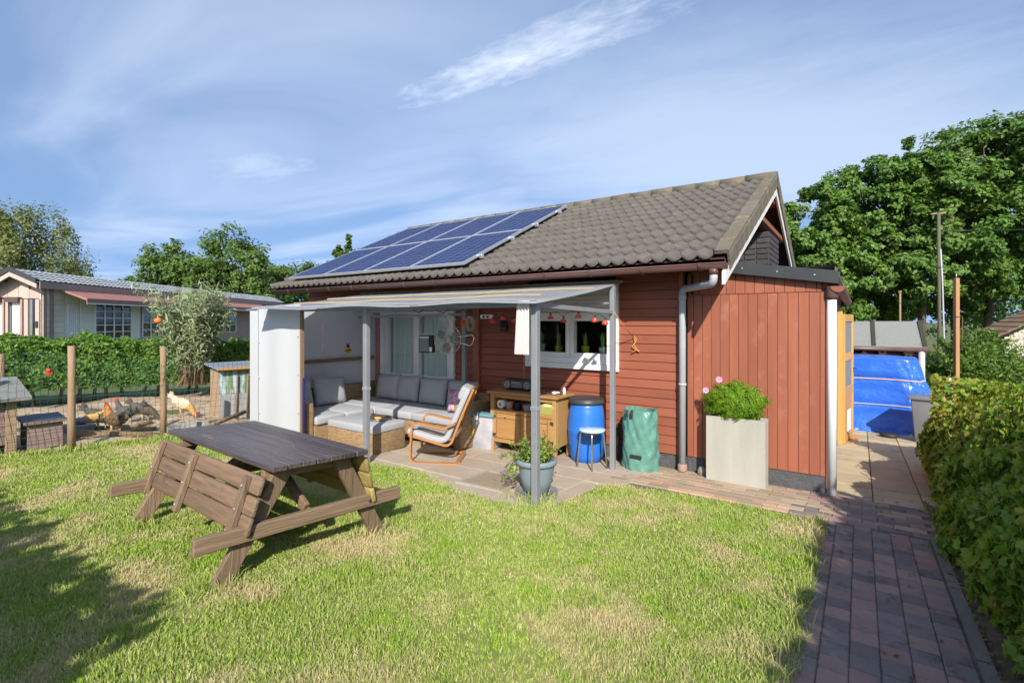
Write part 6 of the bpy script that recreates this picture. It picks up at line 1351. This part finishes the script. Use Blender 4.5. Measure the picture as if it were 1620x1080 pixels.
for p0, p1 in ((45.2, 56.8), (14.2, 19)):
    o = endw(p0, p1, 'end_window', 'room', -.03, par=mh); MB().add([(.02, LY(p0, 500).y, .5), (.02, LY(p1, 500).y, .5), (.02, LY(p1, 500).y, LY(40, 474).z), (.02, LY(p0, 500).y, LY(40, 474).z)], [(0, 1, 2, 3)]).build('pane', M['dark_glass'], o)
    MB().grid(lambda u, v: (.026, LY(p0, 500).y + (LY(p1, 500).y - LY(p0, 500).y) * (.0 + .4 * u), .5 + (LY(40, 474).z - .5) * v), 6, 1).build('curtain', M['shutter'], o)
for p0, p1 in ((19.2, 33.8), (-9, 5.3)):
    z = .9
    while z < LY(40, 478).z - .05: mbx(.0, .045, LY(p0, 500).y, LY(p1, 500).y, z, z + .062, 'shutter_slat', 'white_pvc', wl); z += .066
    mbx(-.13, .04, LY(p0 - 5, 500).y, LY(p1 + 1, 500).y, LY(25, 478).z, LY(25, 470).z, 'shutter_box', 'brown_pvc')
mbx(-.06, -.031, LY(58, 500).y, LY(62, 500).y, LY(60, 518).z, LY(60, 508).z, 'wall_lamp', 'black_metal')
def side(p0, p1, z0, z1, nm, m_, dy=0., par=None): return mbx(LX(p0, 500).x, LX(p1, 500).x, -dy, .055, z0, z1, nm, m_, par or wl, .003)
z = .7
while z < WT - .1:
    side(64.5, 102, z, z + .150, 'board', 'cream'); z += .155
for p0, p1 in ((66.5, 72), (78.5, 83.5)): side(p0, p1, .3, WT - .03, 'upright', 'mauve', .04)
side(103, 126.5, .3, WT - .06, 'door', 'white_wall', -.01); dz0, dz1 = .5, LX(115, 482).z
MB().grid(lambda u, v: (LX(105, 500).x + (LX(124, 500).x - LX(105, 500).x) * u, -.0 + .012 * math.sin(u * 34), dz0 + (dz1 - dz0) * v), 40, 2).build('door_curtain', mat('white_drape', (.74, .74, .73), (.66, .66, .66), rough=.9), mh)
side(127, 148.5, .3, WT - .06, 'white_panel', 'white_wall', .02); side(206.5, 221, .3, WT - .06, 'white_panel', 'white_wall', .02); side(222, 300, .3, WT - .06, 'wall_panel', 'mauve_pale'); side(301, 345, .3, WT - .06, 'white_panel', 'white_wall', .02); side(346, 440, .3, WT - .06, 'wall_panel', 'mauve')
def barwin(p0, p1, py0, py1, nx, nz, cur=True):
    x0, x1 = LX(p0, 500).x, LX(p1, 500).x; z1, z0 = LX((p0 + p1) / 2, py0).z, LX((p0 + p1) / 2, py1).z
    f = MB().box(x0, x1, .0, .05, z0, z1).build('window', M['room'], mh); MB().add([(x0, -.02, z0), (x1, -.02, z0), (x1, -.02, z1), (x0, -.02, z1)], [(0, 1, 2, 3)]).build('pane', M['dark_glass'], f)
    for k in range(nx + 1): x = x0 + (x1 - x0) * k / nx; MB().box(x - .022, x + .022, -.045, -.022, z0, z1).build('glazing_bar', M['white_pvc'], f)
    for k in range(nz + 1): z = z0 + (z1 - z0) * k / nz; MB().box(x0, x1, -.047, -.024, z - .014, z + .014).build('glazing_bar', M['white_pvc'], f)
    if cur:
        for s, a in ((1, x0), (-1, x1)): MB().grid(lambda u, v: (a + s * (.02 + .17 * (x1 - x0) * u * (.35 + .65 * v ** 2)), -.008 + .004 * math.sin(u * 20), z0 + (z1 - z0) * v), 10, 8).build('curtain', M['peach'], f)
barwin(149, 206, 482, 535, 4, 5); barwin(224, 262, 488, 532, 3, 4, False); barwin(352, 372, 490, 525, 2, 3, False)
AYo = -.75                               # red awning along the side
a0, a1 = LX(88, 459).x, LX(405, 480).x; za0, za1 = LX(120, 474, AYo).z, LX(92, 458, 0).z
MB().hexa([(a0 + .1, AYo, za0), (a1, AYo, za0), (a1, -.03, za1), (a0, -.03, za1), (a0 + .1, AYo, za0 + .05), (a1, AYo, za0 + .05), (a1, -.03, za1 + .05), (a0, -.03, za1 + .05)]).build('awning', M['awning'], mh)
mbx(a0 + .1, a1, AYo - .02, AYo - .001, za0 - .10, za0 + .055, 'awning_valance', 'awning'); mbx(a0 + .1, a1, AYo - .024, AYo - .021, za0 - .105, za0 - .075, 'valance_edge', 'white_pvc')
mrf = MB(); X1 = MLEN + .2
mrf.hexa([(-OX, -OV, e0 - .05), (X1, -OV, e0 - .05), (X1, RYm, ap - .05), (-OX, RYm, ap - .05), (-OX, -OV, e0 - .01), (X1, -OV, e0 - .01), (X1, RYm, ap - .01), (-OX, RYm, ap - .01)])
mrf.hexa([(-OX, RYm, ap - .05), (X1, RYm, ap - .05), (X1, ML, lz - .05), (-OX, ML, lz - .05), (-OX, RYm, ap - .01), (X1, RYm, ap - .01), (X1, ML, lz - .01), (-OX, ML, lz - .01)])
mr_ = mrf.build('roof', M['grey_tile'], mh)
ra = math.atan2(ap - e0, RYm + OV); rl2 = math.hypot(ap - e0, RYm + OV); nr_ = 4
tmm = MB().grid(lambda u, v: (-.17 + .34 * u, (rl2 / nr_ + .03) * v, .030 * (1 - math.sin(math.pi * ((u * 2) % 1.0))) + .028 * (1 - v)), 8, 1).mesh('roof_tile', M['grey_tile'])
c_ = 0
while -OX + .17 + c_ * .34 < X1:
    for r_ in range(nr_):
        s_ = -.02 + r_ * (rl2 / nr_); o = bpy.data.objects.new('roof_tile', tmm); C.objects.link(o); o.parent = mr_; o.location = (-OX + .17 + c_ * .34, -OV + s_ * math.cos(ra), e0 - .008 + s_ * math.sin(ra)); o.rotation_euler = (ra, 0, 0)
    c_ += 1
mbx(-OX + .05, X1 - .1, -OV - .025, -OV - .002, e0 - .20, e0 - .015, 'fascia', 'mauve')
for ya, za, yb_, zb_ in ((-OV, e0, RYm, ap), (ML, lz, RYm, ap)):
    MB().hexa([(-OX - .03, ya, za - .20), (-OX - .002, ya, za - .20), (-OX - .002, yb_, zb_ - .20), (-OX - .03, yb_, zb_ - .20), (-OX - .03, ya, za - .07), (-OX - .002, ya, za - .07), (-OX - .002, yb_, zb_ - .07), (-OX - .03, yb_, zb_ - .07)]).build('barge_board', M['mauve_pale'], mh)
    MB().hexa([(-OX - .06, ya, za - .068), (-OX - .002, ya, za - .068), (-OX - .002, yb_, zb_ - .068), (-OX - .06, yb_, zb_ - .068), (-OX - .06, ya, za + .05), (-OX - .002, ya, za + .05), (-OX - .002, yb_, zb_ + .05), (-OX - .06, yb_, zb_ + .05)]).build('verge_trim', M['black_metal'], mh)

# ------------------------------------------------------------------ right background
# tarpaulin-covered pile
M['tarp'] = mat('tarp', (.02, .10, .52), (.03, .14, .62), scale=3, rough=.25, bump=.9, bscale=9)
tq = Vector((.2, 11.9)); gt_ = gz(0, 11.9)
tp = root('covered_pile', 'tall pile wrapped in a blue tarpaulin with straps', 'tarpaulin', (tq.x, tq.y, gt_))
CRW = [(random.uniform(-9, 9), random.uniform(-11, 11), random.uniform(0, 6), random.uniform(.4, 1)) for _ in range(14)]
def crumple(x, z): return sum(q[3] * tri(q[0] * x + q[1] * z + q[2]) ** 3 for q in CRW) * .0075
def tri(x): return abs(((x / math.pi) % 2) - 1) * 2 - 1
def tarpf(a, v):      # a: angle, v: 0 top centre .. 1 ground
    k = max(0, (v - .2) / .8); rr = min(1, v / .2); ca_, sa = math.cos(a), math.sin(a); p = .32
    X = math.copysign(abs(ca_) ** p, ca_); Y = math.copysign(abs(sa) ** p, sa)
    cor = abs(ca_ * sa) * 2
    f = (k ** .8) * (.045 * tri(5 * a + 1.2 * k) + .04 * tri(11 * a + 2.5 * k + 1) * cor + .03 * tri(17 * a - 3 * k)) + .012 * math.sin(17 * k + 9 * a) * k + .010 * tri(31 * a + 21 * k) * k + (.05 * k ** 6)
    f -= .014 * math.exp(-((k - .28) / .03) ** 2) + .014 * math.exp(-((k - .62) / .03) ** 2)      # drawn in by the straps
    f += crumple(a * 1.1, k * 1.4) * min(1, k * 6)
    xr = .62 if X < 0 else .66 + .36 * k
    z = 1.36 * (1 - k) + .03 * (1 - rr) + .015 * tri(4 * a) * rr * (1 - k)
    return (X * xr * rr * (1 + .04 * k) + f * ca_, Y * .55 * rr * (1 + .12 * k) + f * sa, z)
MB().grid(lambda u, v: tarpf(2 * math.pi * u, v), 320, 70).build('tarpaulin', M['tarp'], tp)
for zz, m_ in ((.98, M['pink'] if False else mat('strap_pink', (.55, .40, .38), rough=.6)), (.52, mat('strap_grey', (.35, .38, .42), rough=.6))):
    k = 1 - zz / 1.36; v = .2 + .8 * k
    MB().tube([Vector(tarpf(2 * math.pi * i / 120, v)) * 1.0 + Vector((math.cos(2 * math.pi * i / 120) * .006, math.sin(2 * math.pi * i / 120) * .006, 0)) for i in range(120)], .013, 6, closed=True).build('strap', m_, tp)
MB().tube([Vector(tarpf(-1.75, .2 + .8 * (1 - q / 1.36))) + Vector((0, -.008, 0)) for q in (.52, .4, .28, .15)], .012, 5).build('strap_tail', M['grey_pvc'], tp)
# grey bin
gb = G(1455, 694); bn = root('grey_bin', 'grey tapered plastic bin with rim beside the blue tarpaulin', 'bin', (.93, 10.6, gz(0, 10.6)), R(-12))
M['bin'] = mat('bin', (.17, .18, .20), (.14, .15, .17), scale=4, rough=.5)
MB().hexa([(-.16, -.16, 0), (.16, -.16, 0), (.16, .16, 0), (-.16, .16, 0), (-.21, -.21, .72), (.21, -.21, .72), (.21, .21, .72), (-.21, .21, .72)]).build('body', M['bin'], bn, bevel=.02, seg=2); MB().box(-.235, .235, -.235, .235, .70, .76).build('rim', M['bin'], bn, bevel=.012, seg=2)
single(MB().lathe([(.12, 0), (.14, .02), (.13, .05), (.02, .055)], 18), 'black_bowl', M['black'], 'flat black bowl on the slabs before the bin', 'bowl', (.42, 10.75, gz(0, 10.75) + .01))
# shed
sy0, sx1 = 13.2, 1.13
shd = root('garden_shed', 'dark red garden shed with grey felt roof behind the tarpaulin', 'shed', (-.1, 14, -.4)); sg_ = -.4; ez_ = 1.20; rzz = 1.72
M['maroon'] = woodmat('maroon', (.075, .022, .028), (.05, .016, .02), 0, rough=.6)
wls = MB().box(-1.6, sx1 - .12, sy0 + .03, 15.4, sg_, ez_ + .02).build('wall', M['under'], shd, world=True)
z = sg_ + .1
while z < ez_: MB().box(-1.6, sx1 - .1, sy0, sy0 + .028, z, z + .116).build('board', M['maroon'], wls, world=True, bevel=.003); z += .12
MB().prism([(sx1 - .1, sy0, ez_), (sx1 - .1, 15.4, ez_), (sx1 - .1, 14.3, rzz - .05)], (-.03, 0, 0)).build('gable', M['maroon'], shd, world=True)
rf = MB().hexa([(-1.8, sy0 - .18, ez_), (sx1, sy0 - .18, ez_), (sx1, 14.3, rzz), (-1.8, 14.3, rzz), (-1.8, sy0 - .18, ez_ + .03), (sx1, sy0 - .18, ez_ + .03), (sx1, 14.3, rzz + .03), (-1.8, 14.3, rzz + .03)]).hexa([(-1.8, 14.3, rzz), (sx1, 14.3, rzz), (sx1, 15.6, ez_), (-1.8, 15.6, ez_), (-1.8, 14.3, rzz + .03), (sx1, 14.3, rzz + .03), (sx1, 15.6, ez_ + .03), (-1.8, 15.6, ez_ + .03)]).build('roof', M['felt'], shd, world=True)
for x in (.25, sx1 - .04): MB().bar((x, sy0 - .18, ez_ + .04), (x, 14.28, rzz + .045), .07, .02).build('felt_strip', M['twig'], rf, world=True)
MB().tube([(-1.8, sy0 - .22, ez_ - .03), (sx1 + .02, sy0 - .22, ez_ - .03)], .045, 8).build('gutter', M['brown_pvc'], shd, world=True); MB().tube([(sx1 - .10, sy0 - .2, ez_ - .05), (sx1 - .10, sy0 - .2, sg_)], .055, 12).build('downpipe', M['grey_pvc'], shd, world=True)
for i, (px, py, s) in enumerate(((1367, 562, .8), (1396, 556, 1.1), (1437, 562, 1.0))):
    p = PY(px, py, sy0 - .06); bh = root('birdhouse', ['leftmost small pale birdhouse above the blue tarpaulin', 'middle pale birdhouse with round hole on the shed', 'rightmost pale birdhouse at the shed corner'][i], 'birdhouse', p, 0, 'birdhouses on the shed wall')
    MB().box(-.06 * s, .06 * s, -.05, .05, -.10 * s, .05 * s).build('box', M['pale_wood'], bh); MB().prism([(-.09 * s, -.07, .04 * s), (.09 * s, -.07, .04 * s), (0, -.07, .12 * s)], (0, .12, 0)).build('roof', M['pale_wood'], bh); MB().tube([(0, -.0505, -.01 * s), (0, -.053, -.01 * s)], .022 * s, 12).build('hole', M['black'], bh)
# poles
up = TB(1485, 15); up.z = gz(up.x, up.y); hh = H(337, 15, up); pole = root('utility_pole', 'weathered greenish pole with cables and crossbar before the trees', 'pole', up)
MB().tube([(0, 0, 0), (.02, 0, hh * .45), (.0, 0, hh)], [.055, .05, .042], 10).build('shaft', mat('pole_green', (.085, .10, .06), (.13, .09, .06), scale=2, rough=.8), pole); MB().box(-.17, .17, -.02, .02, hh - .03, hh + .01).build('crossbar', M['paver_red'], pole)
MB().tube([(.09, -.05, 0), (.12, -.05, hh * .3), (.08, -.05, hh * .62), (.04, -.04, hh * .8)], .022, 6).build('conduit', M['grey_pvc'], pole); MB().tube([(-.12, -.05, hh * .7), (.16, -.05, hh * .7)], .02, 6).build('bracket', M['black_metal'], pole)
a = up + Vector((0, 0, hh - .55)); b = PT(1720, 352, 22); single(MB().tube([a, a.lerp(b, .5) - Vector((0, 0, .12)), b], .012, 5), 'overhead_cable', M['black'], 'overhead cable running right from the greenish pole', 'cable')
bp_ = TB(1513, 11); bp_ = Vector((bp_.x, bp_.y, gz(0, bp_.y))); h2 = H(440, 11, bp_); br = root('brown_post', 'square rust-brown steel post standing behind the hedge', 'post', bp_, .6)
MB().box(-.042, .042, -.042, .042, 0, h2).build('shaft', mat('rust_brown', (.38, .20, .095), (.33, .17, .08), rough=.6), br, bevel=.006); MB().tube([(0, 0, h2), (0, 0, h2 + .1)], .008, 6).build('tip', M['alu'], br); MB().tube([(.06, -.06, h2 * .5), (.08, -.06, h2 * .73), (-.06, -.06, h2 * .73)], .008, 5).build('wire', M['brown_wood'], br)
wb = PT(1499, 590, 10.6); cbz = root('meter_box', 'pale grey cabinet between the two poles behind the hedge', 'box', (wb.x, wb.y, gz(0, wb.y)), .5); MB().box(-.12, .12, -.09, .09, 0, .92).build('case', M['grey_pvc'], cbz, bevel=.012, seg=2); MB().box(-.13, .13, -.1, .1, .922, .95).build('lid', M['white_trim'], cbz, bevel=.005)
th = TB(1424, 20); single(MB().tube([(0, 0, 0), (0, 0, H(463, 20, th))], .035, 8).box(-.05, .05, -.05, .05, H(463, 20, th), H(463, 20, th) + .08), 'thin_post', M['post_wood'], 'thin brown post rising behind the shed roof', 'post', th)
# conifer
M['conifer'] = leafmat('conifer', [(.07, .13, .025), (.12, .21, .035), (.20, .30, .06)], nscale=2)
b = TB(1540, 13.2); rs = np.random.RandomState(5); n = 16000; cf = root('conifer_bush', 'bright green spreading conifer behind the brown post', 'conifer', b)
hC = H(515, 13.2, b); k = rs.randint(0, 90, n); az_ = rs.uniform(0, 6.28, 90); el = rs.uniform(.25, 1.3, 90); t = rs.rand(n) ** .6; Lb = np.array([1.25, 1.25, hC])
dirs = np.stack([np.cos(az_) * np.cos(el), np.sin(az_) * np.cos(el), np.sin(el)], 1)
P = np.array(b)[None] + dirs[k] * t[:, None] * Lb[None] + rs.normal(0, .09, (n, 3)) * (1.15 - t)[:, None] * np.array([1, 1, .7])
foliage('foliage', P, dirs[k] * .6 + np.array([0, 0, .3]), .12, M['conifer'], cf, aspect=.28)
mb = MB(); mb.tube([b, b + Vector((0, 0, hC * .8))], [.06, .02], 7)
for q in range(30): mb.tube([b + Vector((0, 0, .1)), b + Vector(dirs[q] * Lb * .8)], [.02, .005], 5)
mb.build('trunk', M['bark'], cf, world=True)
b = TB(1595, 12.0); P = np.array(b)[None] + rs.normal(0, 1, (5000, 3)) * np.array([.5, .5, .32]) + np.array([0, 0, 1.0]); lc = root('low_conifer', 'low green conifer in front of the brick house', 'conifer', b); foliage('foliage', P, rs.normal(0, 1, (5000, 3)) + np.array([0, 0, .5]), .11, M['conifer'], lc, aspect=.3); MB().tube([b, b + Vector((0, 0, 1.1))], [.05, .02], 7).build('trunk', M['bark'], lc, world=True)
# brick house at the right edge
cr = PT(1588, 527, 17); bh = root('brick_house', 'cream brick house with brown tiled roof at the right edge', 'house', (cr.x, cr.y, -.45), YAW - R(32))
M['cream_brick'] = mat('cream_brick', (.58, .53, .45), (.50, .45, .38), scale=6, rough=.85, rnd=.10); M['brown_tile'] = mat('brown_tile', (.28, .17, .11), (.22, .13, .08), scale=5, rough=.8, rnd=.16)
er = cr.z + .45; sl2 = .62; DEP = 3.2
bw = MB().prism([(.02, .03, 0), (3.2, .03, 0), (3.2, .03, er + 2.0), (.02, .03, er)], (0, DEP, 0)).build('wall', M['brick_mortar'], bh)
bkm = MB().box(-.112, .112, 0, .028, -.036, .036).mesh('brick', M['cream_brick'])
for r_ in range(32):
    for c_ in range(7):
        x = .13 + c_ * .232 + (r_ % 2) * .116; z = er + .95 - r_ * .079
        if z < er + (x - .12) * sl2 - .05 and z > 0: o = bpy.data.objects.new('brick', bkm); C.objects.link(o); o.parent = bw; o.location = (x, .0, z)
rfb = MB().hexa([(-.42, -.25, er - .32), (3.2, -.25, er - .32 + 3.62 * sl2), (3.2, DEP, er - .32 + 3.62 * sl2), (-.42, DEP, er - .32), (-.42, -.25, er - .26), (3.2, -.25, er - .26 + 3.62 * sl2), (3.2, DEP, er - .26 + 3.62 * sl2), (-.42, DEP, er - .26)]).build('roof', M['under'], bh)
tl = MB().box(-.015, .34, -.145, .145, 0, .03).mesh('roof_tile', M['brown_tile'], bevel=.008); ab = math.atan(sl2); ln_ = math.hypot(1, sl2)
for r_ in range(12):
    for c_ in range(12):
        o = bpy.data.objects.new('roof_tile', tl); C.objects.link(o); o.parent = rfb; x = -.44 + r_ * .30 / ln_; o.location = (x, -.12 + c_ * .296, er - .245 + (x + .42) * sl2); o.rotation_euler = (0, -ab + .06, 0)
MB().box(-.46, -.425, -.25, DEP, er - .40, er - .27).build('gutter', M['grey_pvc'], bh)
sw_ = MB().box(-.012, .018, .6, 1.6, .6, er - .4).build('shutter', M['grey_pvc'], bh)
print('objects', len(bpy.data.objects), 'tris', sum(sum(len(p.vertices) - 2 for p in me.polygons) if len(me.polygons) < 5000 else len(me.loops) - 2 * len(me.polygons) for me in bpy.data.meshes))
